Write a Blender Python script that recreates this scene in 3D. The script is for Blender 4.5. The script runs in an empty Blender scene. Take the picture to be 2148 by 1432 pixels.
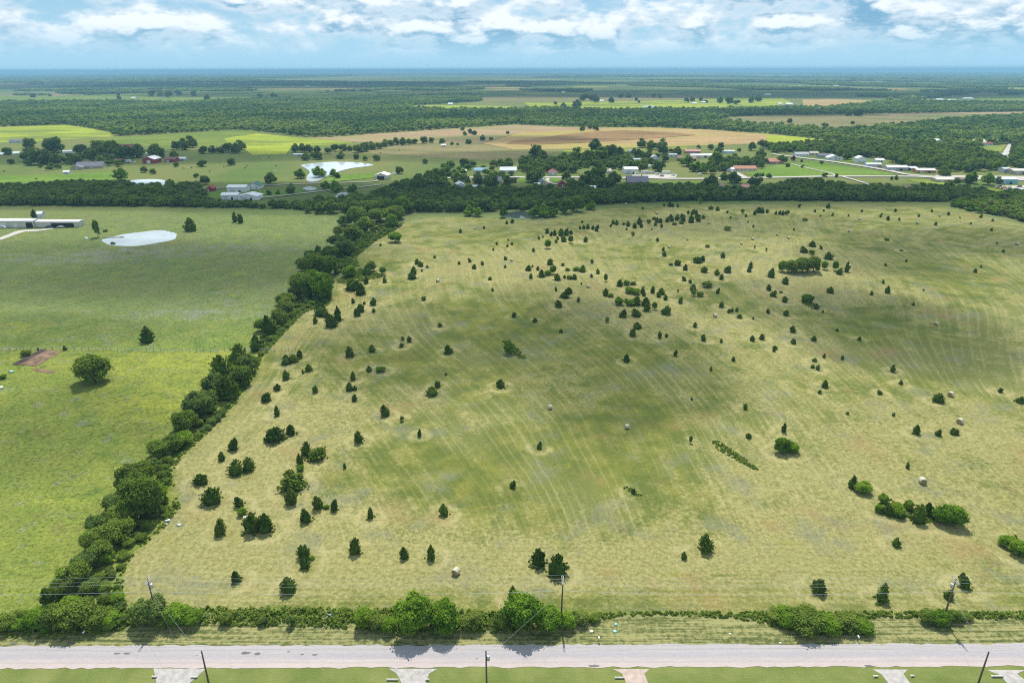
import bpy, bmesh, math, random
import numpy as np
from mathutils import Vector, Matrix

R = math.radians
SC = bpy.context.scene
COL = SC.collection

# ------------------------------------------------------------------ camera, world, sun, exposure
CAM_H = 110.0
PITCH = math.atan(569.5 / 1432.0)
ROLL = 0.0023
F_PX = 1432.0
cam_d = bpy.data.cameras.new("camera")
cam_d.sensor_width = 36.0
cam_d.lens = 24.0
cam_d.clip_start = 1.0
cam_d.clip_end = 200000.0
cam = bpy.data.objects.new("camera", cam_d)
COL.objects.link(cam)
CAM_M = Matrix.Rotation(math.pi / 2 - PITCH, 3, 'X') @ Matrix.Rotation(-ROLL, 3, 'Z')
cam.matrix_world = Matrix.Translation((0, 0, CAM_H)) @ CAM_M.to_4x4()
SC.camera = cam
CM = np.array(CAM_M)

SUN_EL = R(58)
wd = bpy.data.worlds.new("World")
SC.world = wd
wd.use_nodes = True


class NT:
    """small helper to write node trees"""
    def __init__(s, tree):
        s.t = tree
        s.t.nodes.clear()

    def n(s, kind, **kw):
        nd = s.t.nodes.new(kind)
        for k, v in kw.items():
            setattr(nd, k, v)
        return nd

    def set(s, sock, v):
        if v is None:
            return
        if isinstance(v, bpy.types.NodeSocket):
            s.t.links.new(v, sock)
        elif isinstance(v, bpy.types.Node):
            s.t.links.new(v.outputs[0], sock)
        else:
            if hasattr(sock.default_value, '__len__') and not hasattr(v, '__len__'):
                v = [v] * len(sock.default_value)
            if hasattr(sock.default_value, '__len__') and len(sock.default_value) == 4 and len(v) == 3:
                v = (*v, 1.0)
            sock.default_value = v

    def math(s, op, a, b=None, c=None, clamp=False):
        nd = s.n('ShaderNodeMath', operation=op, use_clamp=clamp)
        s.set(nd.inputs[0], a)
        s.set(nd.inputs[1], b)
        s.set(nd.inputs[2], c)
        return nd.outputs[0]

    def vmath(s, op, a, b=None):
        nd = s.n('ShaderNodeVectorMath', operation=op)
        s.set(nd.inputs[0], a)
        s.set(nd.inputs[1], b)
        return nd.outputs[0]

    def ramp(s, v, a, b, lo=0.0, hi=1.0, kind='SMOOTHSTEP'):
        nd = s.n('ShaderNodeMapRange', interpolation_type=kind)
        s.set(nd.inputs[0], v)
        s.set(nd.inputs[1], a)
        s.set(nd.inputs[2], b)
        s.set(nd.inputs[3], lo)
        s.set(nd.inputs[4], hi)
        return nd.outputs[0]

    def mix(s, f, a, b, blend='MIX'):
        nd = s.n('ShaderNodeMix', data_type='RGBA', blend_type=blend)
        s.set(nd.inputs[0], f)
        s.set(nd.inputs[6], a)
        s.set(nd.inputs[7], b)
        return nd.outputs[2]

    def noise(s, vec, scale, detail=3.0, rough=0.5, dist=0.0):
        nd = s.n('ShaderNodeTexNoise')
        s.set(nd.inputs['Vector'], vec)
        nd.inputs['Scale'].default_value = scale
        nd.inputs['Detail'].default_value = detail
        nd.inputs['Roughness'].default_value = rough
        nd.inputs['Distortion'].default_value = dist
        return nd.outputs['Fac']

    def attr(s, name):
        return s.n('ShaderNodeAttribute', attribute_name=name)

    def mapping(s, vec, scale=(1, 1, 1), loc=(0, 0, 0), rot=(0, 0, 0)):
        nd = s.n('ShaderNodeMapping')
        s.set(nd.inputs[0], vec)
        nd.inputs[1].default_value = loc
        nd.inputs[2].default_value = rot
        nd.inputs[3].default_value = scale
        return nd.outputs[0]


def build_world():
    t = NT(wd.node_tree)
    out = t.n('ShaderNodeOutputWorld')
    bg = t.n('ShaderNodeBackground')
    bg.inputs[1].default_value = 0.088
    t.t.links.new(bg.outputs[0], out.inputs[0])
    sky = t.n('ShaderNodeTexSky', sky_type='NISHITA')
    sky.sun_disc = False
    sky.sun_elevation = SUN_EL
    sky.sun_rotation = 0.0
    sky.altitude = 300
    sky.air_density = 1.0
    sky.dust_density = 0.3
    sky.ozone_density = 3.0
    tc = t.n('ShaderNodeTexCoord')
    d = tc.outputs['Generated']
    sep = t.n('ShaderNodeSeparateXYZ')
    t.set(sep.inputs[0], d)
    z = sep.outputs[2]
    # stretched cloud space: clouds get flatter towards the horizon
    v1 = t.mapping(d, scale=(1, 1, 2.4), loc=(3.1, 0.4, 0.0))
    v2 = t.mapping(d, scale=(1, 1, 2.4), loc=(3.1, 0.4, 0.036))
    n1 = t.noise(v1, 14.0, 7.0, 0.56, 0.1)
    n2 = t.noise(v2, 14.0, 5.0, 0.56, 0.1)
    big = t.noise(t.mapping(d, scale=(1, 1, 2.0), loc=(7.7, 2.0, 0)), 3.5, 2.0, 0.5)
    cov = t.math('ADD', n1, t.math('MULTIPLY', t.math('SUBTRACT', big, 0.5), 0.35))
    mask = t.ramp(cov, 0.34, 0.52)
    rise = t.ramp(z, 0.008, 0.060)
    mask = t.math('MULTIPLY', mask, rise)
    lit = t.ramp(t.math('SUBTRACT', n1, n2), -0.05, 0.13)
    core = t.ramp(cov, 0.46, 0.60)
    dark = t.math('MULTIPLY', t.math('SUBTRACT', 1.0, lit), t.math('MULTIPLY_ADD', core, 0.65, 0.35))
    cloudc = t.mix(dark, (9.8, 10.5, 11.0), (2.2, 4.7, 6.8))
    hazec = (4.1, 7.2, 9.4)
    hz = t.ramp(z, 0.0, 0.12, 0.95, 0.0)
    skyc = t.mix(0.5, sky.outputs[0], (1.7, 4.9, 8.0))
    base = t.mix(hz, skyc, hazec)
    col = t.mix(t.math('MULTIPLY', mask, 0.92), base, cloudc)
    t.set(bg.inputs[0], col)


build_world()
sun_d = bpy.data.lights.new("sun", 'SUN')
sun_d.energy = 4.9
sun_d.angle = R(0.55)
sun_d.color = (1.0, 0.95, 0.86)
sun = bpy.data.objects.new("sun", sun_d)
sun.rotation_euler = Vector((0, math.cos(SUN_EL), math.sin(SUN_EL))).to_track_quat('Z', 'Y').to_euler()
COL.objects.link(sun)

SC.render.engine = 'CYCLES'
SC.cycles.use_denoising = False
SC.cycles.denoising_input_passes = 'RGB_ALBEDO_NORMAL'
SC.cycles.max_bounces = 5
SC.cycles.diffuse_bounces = 2
SC.cycles.glossy_bounces = 2
SC.cycles.transmission_bounces = 2
SC.cycles.transparent_max_bounces = 8
SC.cycles.volume_bounces = 0
SC.cycles.caustics_reflective = False
SC.cycles.caustics_refractive = False
SC.view_settings.view_transform = 'Standard'
SC.view_settings.look = 'None'
SC.view_settings.gamma = 1.0
SC.view_settings.exposure = 0.20
SC.cycles.filter_width = 1.1

# ------------------------------------------------------------------ ground shape and pixel <-> ground
ROAD_Y0, ROAD_Y1 = 101.9, 107.6


def sst(v, a, b):
    t = np.clip((v - a) / (b - a), 0, 1)
    return t * t * (3 - 2 * t)


PONDS = []      # (cx, cy, rx, ry, rot)


def relief(x, y):
    x = np.asarray(x, float)
    y = np.asarray(y, float)
    k = sst(y, 125, 190) * (1 - sst(y, 470, 610)) * (1 - sst(np.abs(x), 500, 800))
    z = 0.9 * np.sin(x * 0.021 + 0.6) * np.sin(y * 0.026 + 0.4) + 0.8 * np.sin(x * 0.011 - y * 0.017 + 2.0) \
        + 0.35 * np.sin(x * 0.05 + y * 0.043)
    z = z * k
    for (cx, cy, rx, ry) in PONDS:
        an = np.arctan2(y - cy, x - cx)
        q = np.sqrt(((x - cx) / rx) ** 2 + ((y - cy) / ry) ** 2)
        q = q * (1 + 0.05 * np.sin(3 * an + 1) + 0.03 * np.sin(7 * an) + 0.10 * sst(-np.cos(an), 0.75, 1.0) - 0.05 * np.cos(4 * an))
        z = z * sst(q, 1.3, 2.2)
        z = z + 0.5 * np.exp(-((q - 1.22) / 0.12) ** 2) - 0.9 * (1 - sst(q, 0.86, 1.08))
    return z


def ray(px, py):
    d = CM @ np.array([(px - 1074.0) / F_PX, -(py - 716.0) / F_PX, -1.0])
    return d


def P(px, py, z=None):
    """the ground point seen at a pixel of the photograph"""
    d = ray(px, py)
    zz = 0.0 if z is None else z
    for _ in range(6):
        t = (zz - CAM_H) / d[2]
        x, y = d[0] * t, d[1] * t
        if z is None:
            zz = float(relief(x, y))
    return float(x), float(y), float(zz)


def zc(x, y, z=0.0):
    v = CM.T @ np.array([x, y, z - CAM_H])
    return -v[2]


def pxm(px, py):
    x, y, z = P(px, py)
    return F_PX / zc(x, y, z)


def depress(px, py):
    x, y, z = P(px, py)
    return math.atan2(CAM_H - z, math.hypot(x, y))


def poly(pts):
    return np.array([P(*p)[:2] for p in pts])


def inside(poly_, x, y):
    x = np.asarray(x)
    y = np.asarray(y)
    c = np.zeros(x.shape, bool)
    n = len(poly_)
    for i in range(n):
        x0, y0 = poly_[i]
        x1, y1 = poly_[(i + 1) % n]
        if y0 == y1:
            continue
        m = ((y0 > y) != (y1 > y)) & (x < (x1 - x0) * (y - y0) / (y1 - y0) + x0)
        c ^= m
    return c


def edge_dist(poly_, x, y, closed=True):
    """distance to a polyline, and arc length of the nearest point"""
    best = np.full(x.shape, 1e9)
    arc = np.zeros(x.shape)
    s = 0.0
    n = len(poly_)
    for i in range(n if closed else n - 1):
        a = poly_[i]
        b = poly_[(i + 1) % n]
        ab = b - a
        L = math.hypot(*ab)
        if L < 1e-6:
            continue
        t = np.clip(((x - a[0]) * ab[0] + (y - a[1]) * ab[1]) / (L * L), 0, 1)
        dd = np.hypot(x - a[0] - t * ab[0], y - a[1] - t * ab[1])
        m = dd < best
        best[m] = dd[m]
        arc[m] = (s + t * L)[m]
        s += L
    return best, arc


# ------------------------------------------------------------------ object helpers
def tag(o, label=None, cat=None, group=None, kind=None):
    if label:
        o["label"] = label
    if cat:
        o["category"] = cat
    if group:
        o["group"] = group
    if kind:
        o["kind"] = kind
    return o


def link(name, data, parent=None, loc=None, rz=None, scale=None):
    o = bpy.data.objects.new(name, data)
    COL.objects.link(o)
    if parent is not None:
        o.parent = parent
    if loc is not None:
        o.location = loc
    if rz is not None:
        o.rotation_euler = (0, 0, rz)
    if scale is not None:
        o.scale = scale
    return o


def mesh_np(name, V, Fq, mats=(), smooth=False, mi=None):
    """V (n,3); Fq (m,k) all faces with k corners"""
    me = bpy.data.meshes.new(name)
    V = np.asarray(V, np.float32)
    Fq = np.asarray(Fq, np.int32)
    m, k = Fq.shape
    me.vertices.add(len(V))
    me.vertices.foreach_set('co', V.ravel())
    me.loops.add(m * k)
    me.loops.foreach_set('vertex_index', Fq.ravel())
    me.polygons.add(m)
    me.polygons.foreach_set('loop_start', np.arange(0, m * k, k, dtype=np.int32))
    if smooth:
        me.polygons.foreach_set('use_smooth', np.ones(m, bool))
    for mt in mats:
        me.materials.append(mt)
    if mi is not None:
        me.polygons.foreach_set('material_index', np.asarray(mi, np.int32))
    me.update(calc_edges=True)
    return me


class MB:
    """collects boxes, tubes, prisms; build() makes one mesh"""
    def __init__(s):
        s.v = []
        s.f = []

    def add(s, v, f):
        o = len(s.v)
        s.v += [tuple(p) for p in v]
        s.f += [tuple(i + o for i in q) for q in f]
        return s

    def box(s, c, d, rz=0.0, taper=1.0):
        x, y, z = d[0] / 2, d[1] / 2, d[2] / 2
        ca, sa = math.cos(rz), math.sin(rz)
        vs = []
        for k, (a, b, e) in enumerate([(-1, -1, -1), (1, -1, -1), (1, 1, -1), (-1, 1, -1), (-1, -1, 1), (1, -1, 1), (1, 1, 1), (-1, 1, 1)]):
            tp = taper if e > 0 else 1.0
            px, py = a * x * tp, b * y * tp
            vs.append((c[0] + px * ca - py * sa, c[1] + px * sa + py * ca, c[2] + e * z))
        s.add(vs, [(0, 3, 2, 1), (4, 5, 6, 7), (0, 1, 5, 4), (1, 2, 6, 5), (2, 3, 7, 6), (3, 0, 4, 7)])
        return s

    def tube(s, pts, r, n=8, caps=True):
        if not hasattr(r, '__len__'):
            r = [r] * len(pts)
        pts = [Vector(p) for p in pts]
        rings = []
        vs = []
        for i, p in enumerate(pts):
            a = pts[max(i - 1, 0)]
            b = pts[min(i + 1, len(pts) - 1)]
            t = (b - a).normalized()
            u = t.cross(Vector((0, 0, 1)))
            if u.length < 1e-3:
                u = t.cross(Vector((0, 1, 0)))
            u.normalize()
            w = u.cross(t)
            for k in range(n):
                an = 2 * math.pi * k / n
                vs.append(p + (u * math.cos(an) + w * math.sin(an)) * r[i])
        f = []
        for i in range(len(pts) - 1):
            for k in range(n):
                f.append((i * n + k, i * n + (k + 1) % n, (i + 1) * n + (k + 1) % n, (i + 1) * n + k))
        if caps:
            f.append(tuple(range(n - 1, -1, -1)))
            f.append(tuple(range((len(pts) - 1) * n, len(pts) * n)))
        s.add(vs, f)
        return s

    def mesh(s, name, mat, smooth=False):
        me = bpy.data.meshes.new(name)
        me.from_pydata(s.v, [], s.f)
        me.materials.append(mat)
        if smooth:
            for p in me.polygons:
                p.use_smooth = True
        me.update()
        return me

    def build(s, name, mat, parent=None, smooth=False, **kw):
        return link(name, s.mesh(name, mat, smooth), parent, **kw)


def empty(name, loc, rz=0.0):
    o = link(name, None, None, loc, rz)
    o.empty_display_size = 0.5
    return o


# ------------------------------------------------------------------ materials
def mat(name, col, rough=0.8, var=0.15, scale=2.0, spec=0.3, metal=0.0, bump=0.0, bscale=20.0, space='Object'):
    m = bpy.data.materials.new(name)
    m.use_nodes = True
    t = NT(m.node_tree)
    out = t.n('ShaderNodeOutputMaterial')
    b = t.n('ShaderNodeBsdfPrincipled')
    t.t.links.new(b.outputs[0], out.inputs[0])
    tc = t.n('ShaderNodeTexCoord').outputs[space]
    nz = t.noise(tc, scale, 4.0, 0.6)
    k = t.ramp(nz, 0.25, 0.75, 1 - var, 1 + var, 'LINEAR')
    c = t.vmath('SCALE', col)
    c.node.inputs[0].default_value = col
    t.set(c.node.inputs[3], k)
    t.set(b.inputs['Base Color'], c)
    b.inputs['Roughness'].default_value = rough
    b.inputs['Specular IOR Level'].default_value = spec
    b.inputs['Metallic'].default_value = metal
    if bump:
        bp = t.n('ShaderNodeBump')
        bp.inputs['Strength'].default_value = bump
        bp.inputs['Distance'].default_value = 0.1
        t.set(bp.inputs['Height'], t.noise(tc, bscale, 3.0, 0.6))
        t.t.links.new(bp.outputs[0], b.inputs['Normal'])
    return m


def leaf_mat(name, c0, c1, trans=0.3, scale=0.6, objvar=0.35, stand=0.0):
    """foliage: colour between c0 and c1 by clump noise and by plant"""
    m = bpy.data.materials.new(name)
    m.use_nodes = True
    t = NT(m.node_tree)
    out = t.n('ShaderNodeOutputMaterial')
    oi = t.n('ShaderNodeObjectInfo')
    tc = t.n('ShaderNodeTexCoord')
    v = t.vmath('ADD', tc.outputs['Object'], t.vmath('SCALE', (37.0, 91.0, 53.0)))
    t.set(v.node.inputs[1].links[0].from_node.inputs[3], oi.outputs['Random'])
    nz = t.noise(v, scale, 3.0, 0.65)
    f = t.math('ADD', t.ramp(nz, 0.3, 0.7), t.math('MULTIPLY', t.math('SUBTRACT', oi.outputs['Random'], 0.5), objvar * 2), clamp=True)
    if stand:       # stands of other kinds of trees
        sn = t.noise(oi.outputs['Location'], 0.0045, 4.0, 0.6)
        f = t.math('ADD', f, t.math('MULTIPLY', t.math('SUBTRACT', sn, 0.5), stand), clamp=True)
    c = t.mix(f, c0, c1)
    ln = t.noise(tc.outputs['Object'], scale * 9, 1.0, 0.5)
    c = t.mix(1.0, c, t.ramp(ln, 0.25, 0.75, 0.65, 1.4, 'LINEAR'), 'MULTIPLY')
    d = t.n('ShaderNodeBsdfDiffuse')
    tr = t.n('ShaderNodeBsdfTranslucent')
    t.set(d.inputs[0], c)
    t.set(tr.inputs[0], t.mix(0.5, c, t.mix(1.0, c, (1.3, 1.5, 0.5), 'MULTIPLY')))
    mx = t.n('ShaderNodeMixShader')
    mx.inputs[0].default_value = trans
    t.t.links.new(d.outputs[0], mx.inputs[1])
    t.t.links.new(tr.outputs[0], mx.inputs[2])
    t.t.links.new(mx.outputs[0], out.inputs[0])
    return m


M = {}
M['cedar'] = leaf_mat('cedar foliage', (0.050, 0.095, 0.012), (0.155, 0.215, 0.030), 0.22, 4.0, 0.55)
M['cedar_far'] = leaf_mat('cedar foliage small', (0.048, 0.092, 0.014), (0.140, 0.198, 0.032), 0.22, 4.0, 0.55)
M['leaf'] = leaf_mat('broad leaves', (0.085, 0.140, 0.022), (0.185, 0.250, 0.040), 0.32, 3.0)
M['leaf_bright'] = leaf_mat('bright broad leaves', (0.085, 0.175, 0.014), (0.215, 0.330, 0.034), 0.38, 3.0)
M['leaf_yellow'] = leaf_mat('yellow green leaves', (0.120, 0.172, 0.030), (0.215, 0.260, 0.054), 0.32, 3.0)
M['leaf_dark'] = leaf_mat('dark tree leaves', (0.076, 0.130, 0.032), (0.165, 0.222, 0.052), 0.30, 3.0)
M['leaf_red'] = leaf_mat('dark red leaves', (0.09, 0.012, 0.02), (0.16, 0.02, 0.03), 0.2, 3.0)
M['wood_leaf'] = leaf_mat('woodland leaves', (0.095, 0.170, 0.042), (0.270, 0.345, 0.075), 0.32, 2.0, 0.3, 5.0)
M['weed'] = leaf_mat('weeds', (0.090, 0.150, 0.020), (0.205, 0.265, 0.048), 0.30, 0.3, 0.0)
M['bark'] = mat('bark', (0.11, 0.085, 0.06), 0.9, 0.3, 3.0, bump=0.5)
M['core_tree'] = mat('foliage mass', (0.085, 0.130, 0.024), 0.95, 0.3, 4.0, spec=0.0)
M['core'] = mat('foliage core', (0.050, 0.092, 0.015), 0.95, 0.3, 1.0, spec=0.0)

# ------------------------------------------------------------------ plants of the hay field, read off the photograph
# each: x, base y, width [, top]; in the pixels of an enlarged crop (factor 3.978) with its origin
KQ = 3.978
CEDARS = {
    (0, 1072): "1837 205 95 62;1970 600 95 490",
    (540, 1072): "390 395 115 270;400 480 95 375;815 365 105 215;1225 400 75 295;1452 410 90 275;262 690 135 540;2130 730 80 620",
    (1080, 1072): "200 460 135 295;350 550 175 360;1595 345 135 175;1408 405 55 335",
    (1608, 1072): "1080 300 75 215;428 690 130 550;957 770 110 605;1650 650 105 510;1510 735 85 640",
    (0, 760): "1945 735 95 615;1850 825 65 740;1970 945 125 810;2080 910 100 780;1680 1020 130 910;1775 1190 165 1030;2000 1205 80 1110",
    (540, 760): "70 330 80 240;240 145 65 60;430 75 60 10;383 95 28 60;165 235 58 170;165 450 55 360;482 255 52 185;800 150 58 70;770 240 60 165;815 235 40 190;808 325 50 260;935 80 55 25;1070 450 78 350;845 670 75 560;1352 620 38 550;1503 210 55 145;1457 285 90 205;1573 108 25 85;2032 215 85 140;140 665 145 515;278 610 100 510;405 775 85 660;490 815 155 705;358 860 65 750;300 1080 225 890;285 1185 120 1035;730 885 28 830;512 1225 85 1095;640 1240 62 1135;410 1340 100 1210;945 1305 68 1205;1560 1285 90 1180;-40 1420 150 1230;70 1432 150 1250;2125 1050 60 975",
    (1080, 760): "200 725 52 660;1922 395 38 340;1950 635 50 585;1637 70 25 30;1478 315 22 290;985 1095 45 1040",
    (1608, 760): "1050 80 45 8;1120 185 38 145;485 215 68 140;440 260 38 225;385 50 40 15;425 65 38 15;948 270 48 225;1428 335 92 245;1948 250 38 205;2110 340 65 275;673 437 32 405;1057 450 28 415;1248 600 68 510;1428 615 58 550;1562 605 72 540;140 585 45 500;1175 885 35 830;710 1050 75 930;1015 1280 80 1180;1260 1350 120 1180;1370 1300 100 1170",
    (540, 430): "1330 495 42 443;1363 515 52 470;1415 525 28 500;1372 555 20;1292 620 75 560;1302 580 62 510;1480 443 25 418;1683 497 25;1775 480 35 440;1808 535 38 490;1878 503 32 465;2070 460 30 425;2067 525 25 498;1940 628 38 595;1963 722 30 690;1387 797 40 755;1062 650 42 600;908 655 50 590;915 590 85 500;800 715 135 620;862 750 90 650;800 820 35 775;893 830 28 800;965 838 55 770;865 893 62 815;835 928 65 850;972 895 32 855;530 930 125 815;563 935 70 860;675 970 78 840;620 1022 105 900;482 990 40 930;1525 1018 40 980;1268 1145 45 1090;1202 1187 42 1145;1597 1242 82 1160;958 1228 58 1165;772 1268 80 1175;352 1280 58 1205;300 1315 90 1240;240 1335 85 1250;1027 343 20;1997 333 22;2093 298 15;2123 333 22;2083 352 22;1968 380 20;1890 200 22;1695 232 32;2080 160 25;2127 152 32;910 298 35;2140 935 40 890",
    (1080, 430): "1067 38 22;1245 12 22;1290 15 40;1320 18 30;1358 20 25;1633 40 50 5;1693 50 38 10;1770 68 22;1927 100 25;1798 112 18;2000 82 32;2030 68 45;2065 70 40;2103 68 28;1945 148 15;1988 188 22;1270 145 38;1300 120 38;1310 140 40;1350 130 45;1400 140 50;1395 110 35;1445 75 25;1480 80 40;1510 75 30;1470 150 55;1520 115 40;1530 140 50;1573 115 28;1160 125 40 95;1185 150 40;1215 150 35;1170 175 30;1225 188 28;1040 165 50;1000 195 40;1055 190 40;945 180 40;907 170 22;850 168 32 125;798 185 25;820 160 30;932 210 18;1143 212 15;1190 305 28;545 203 25;575 200 30;610 200 35;650 205 30;680 220 40 160;562 150 20;270 238 40 190;300 260 35;330 255 40;360 290 25;385 260 55;430 255 50;470 245 30;408 308 48 255;203 287 25;234 272 15;345 315 25;590 310 42 260;155 390 28;292 500 58 445;112 550 55 500;145 520 18;190 545 30;222 605 70 535;133 615 35 565;358 632 62 570;415 612 25;498 622 45 570;562 560 58 500;643 487 28 450;693 575 40 530;640 605 28;555 665 18;345 720 25 680;450 740 75 680;408 780 85 705;368 855 60 785;528 810 35 760;757 760 52 690;875 680 58 620;1060 740 40 675;1075 760 35;1147 735 42 675;1220 750 70 690;1200 770 40;1258 795 40;860 815 55 760;930 815 40 775;1008 840 80 755;1093 845 80 765;1100 890 60;1020 935 85 855;900 940 72 865;1257 915 82 835;1380 822 42 765;1020 1035 80 980;980 1098 62 1025;1208 1115 38 1050;1263 1105 30;1500 1022 38 975;1573 1135 42 1075;1722 1150 28 1110;1338 1260 42 1200;930 1310 65 1240;383 1065 35 1030;168 978 42 935;1980 1135 48 1080;2057 1125 50 1070;1720 855 45 800;1783 900 30;1810 895 28;1850 890 30;1873 945 42 905;2112 905 32 860;1988 955 20;1690 740 35;1705 710 20;1615 680 40;1485 715 65 660;1415 635 42 590;1462 655 30;1685 585 50 530;1720 625 40 570;1770 565 60 500;1580 565 62 510;1955 560 42 510;1967 525 38 470;1735 440 40 390;1520 485 80 425;1570 470 40 420;1357 505 62 450;1420 545 45 490;1237 385 28;1248 430 38 385;1825 1305 35",
    (1608, 430): "270 20 28;5 65 25;75 80 28;105 80 30;135 85 32;165 80 28;183 70 22;402 62 22;476 55 18;512 30 38;547 90 22;450 97 15;683 97 18;793 60 20;957 85 18;950 102 22;1012 128 32;1073 58 25;1107 130 22;1267 100 22;1380 60 22;1517 85 25;1614 115 15;1783 108 28;1885 137 22;1702 162 18;1873 218 25;1408 170 25;227 213 18;380 350 70 295;316 400 70 340;456 370 32 335;515 455 78 390;603 580 55 520;665 560 45 470;35 605 65;154 660 58 595;530 735 60 680;20 715 45;48 765 62 705;150 812 52 760;973 655 25 620;1005 735 48 670;875 752 32 715;993 510 22;1165 475 20;1740 565 35 525;1787 522 20;1973 395 22;1922 325 15;1310 715 15;1225 838 28 805;413 870 50 820;465 900 22;160 925 55 875;217 1065 50 1005;395 1135 48 1085;588 1055 28 1025;773 1130 38 1090;225 1160 48 1110;70 1205 45 1170;60 1225 30;477 1275 30 1235;630 1290 30 1250;397 1308 48 1270",
}
# bushes that are not cedars: kind b bright leafy, p pale, w low weeds
BUSHES = {
    (540, 430): "1150 320 140 240 b;945 560 100 460 p;770 610 150 530 b;1045 580 60 510 b;1213 1130 35 1090 p;2100 1250 90 1140 b",
    (1080, 430): "1898 75 38 32 b;1330 170 50 140 w;1390 160 50 130 w;1115 160 45 115 b;985 260 38 220 p;465 320 42 255 b;275 365 60 285 b;320 580 60 500 b;275 590 70 545 b;455 620 60 600 w;440 550 50 525 w;510 550 60 530 w;400 508 35 480 p;757 640 35 540 b;800 770 60 735 w;930 670 60 635 b;985 670 60 640 w;955 740 80 680 b;1010 750 80 705 b;870 840 90 800 b;960 845 80 810 b;1165 875 50 805 b;770 980 40 930 b;1600 690 100 655 w;1490 760 50 700 b;1545 765 60 720 b;1300 505 40 480 w;1605 355 50 330 w;1770 215 80 185 w;2000 365 15 320 b;2097 390 18 355 b;1360 735 18 700 b",
    (1608, 430): "375 415 60 375 b;128 560 75 460 b;570 550 50 465 b;480 540 60 465 b;300 572 150 435 g;210 572 130 450 g;390 565 130 425 g;340 820 110 770 b;320 135 50 120 w;1000 298 45 280 w;1125 385 30 365 w;120 735 35 715 w",
    (540, 760): "1205 495 45 440 p;360 910 70 850 b;225 640 70 590 w;575 1225 60 1180 w;1030 85 90 50 w",
    (0, 760): "2025 1285 85 1205 b;1400 840 80 790 p",
    (1080, 760): "1465 675 35 605 b",
    (1608, 760): "800 1100 140 1015 b;120 770 140 615 b;210 760 130 700 b;970 1190 90 1090 b;1540 1380 220 1180 b;1180 1240 80 1140 b;1080 1290 130 1170 b;1440 1350 130 1200 b;940 1260 90 1180 b",
    (1608, 1072): "2000 310 150 205 b;2090 380 150 230 b",
    (540, 1072): "455 405 50 370 w",
}
BALES = {  # x, base y, width, yaw
    (0, 1072): "2062 95 75 20", (540, 1072): "1657 530 70 62",
    (1080, 760): "293 395 38 5;935 557 42 2", (1608, 760): "1533 290 55 35;1610 515 60 30;1298 1015 65 80",
    (540, 430): "1505 650 32 30;2122 478 24 40;1815 210 20 20",
    (1080, 430): "610 697 28 20;1670 942 34 10;1183 85 22 30;1620 165 20 20;1440 303 20 40;1287 368 22 30;1890 338 22 10;1983 298 24 10;925 5 18 20;225 135 20 60;2060 10 18 30",
    (1608, 430): "775 132 14 0;688 235 24 10;1257 165 22 20;1443 105 20 40;87 262 20 60;183 290 24 0;2087 342 28 20;1410 1010 34 40;692 525 18 20",
}


def parse(dic, extra=0):
    out = []
    for (ox, oy), s in dic.items():
        for e in s.split(';'):
            q = e.split()
            kind = q.pop() if q[-1].isalpha() else None
            q = [float(v) for v in q]
            x, y, w = ox + q[0] / KQ, oy + q[1] / KQ, q[2] / KQ
            last = q[3] if len(q) > 3 else None
            out.append((x, y, w, last, kind, oy))
    return out


# ------------------------------------------------------------------ ponds (before the ground: they shape it)
_c = P(290, 499, 0)
PONDS.append((_c[0] + 1, _c[1] + 1, 25.5, 24.0))
_d = P(1088, 450, 0)
PONDS.append((_d[0], _d[1], 15.0, 15.0))


def plant_spot(x, y, w, top):
    """ground point, width and height in metres of a plant from its outline in pixels"""
    s = pxm(x, y)
    a = depress(x, y)
    wm = w / s
    yb = y - 0.30 * w * math.sin(a)
    p = P(x, yb)
    if top is None:
        hm = wm * 1.15
    else:
        hp = max((yb - top) / s / math.cos(a) - 0.20 * wm * math.sin(a), 0.3)
        hm = min(max(hp, 0.62 * wm), 1.9 * wm)
    return p, wm, hm


CED = []
for (x, y, w, top, kind, oy) in parse(CEDARS):
    tp = None if top is None else oy + top / KQ
    CED.append((x, y, w) + plant_spot(x, y, w, tp))
BSH = []
for (x, y, w, top, kind, oy) in parse(BUSHES):
    BSH.append((x, y, w, kind) + plant_spot(x, y, w, oy + top / KQ))

# ------------------------------------------------------------------ the ground sheet
HAY = [(262, 1262), (256, 1215), (275, 1170), (310, 1135), (345, 1105), (378, 1060), (372, 1020), (360, 990), (390, 950), (440, 905), (490, 850),
       (535, 790), (556, 745), (600, 695), (640, 655), (690, 640), (700, 590), (755, 560), (748, 540), (790, 505), (850, 466), (900, 456), (1000, 456),
       (1080, 463), (1160, 461), (1250, 440), (1400, 430), (1700, 428), (1950, 430), (2050, 450), (2148, 470), (2500, 540), (3400, 1000), (2900, 1284), (1500, 1285), (900, 1281), (430, 1276)]
HAYW = poly(HAY)


def axis(parts):
    out = []
    for a, b, st in parts:
        out += list(np.arange(a, b, st))
    return out


def geo(start, step, ratio, end):
    out = [start]
    while out[-1] < end:
        out.append(out[-1] + step)
        step *= ratio
    return out


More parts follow.
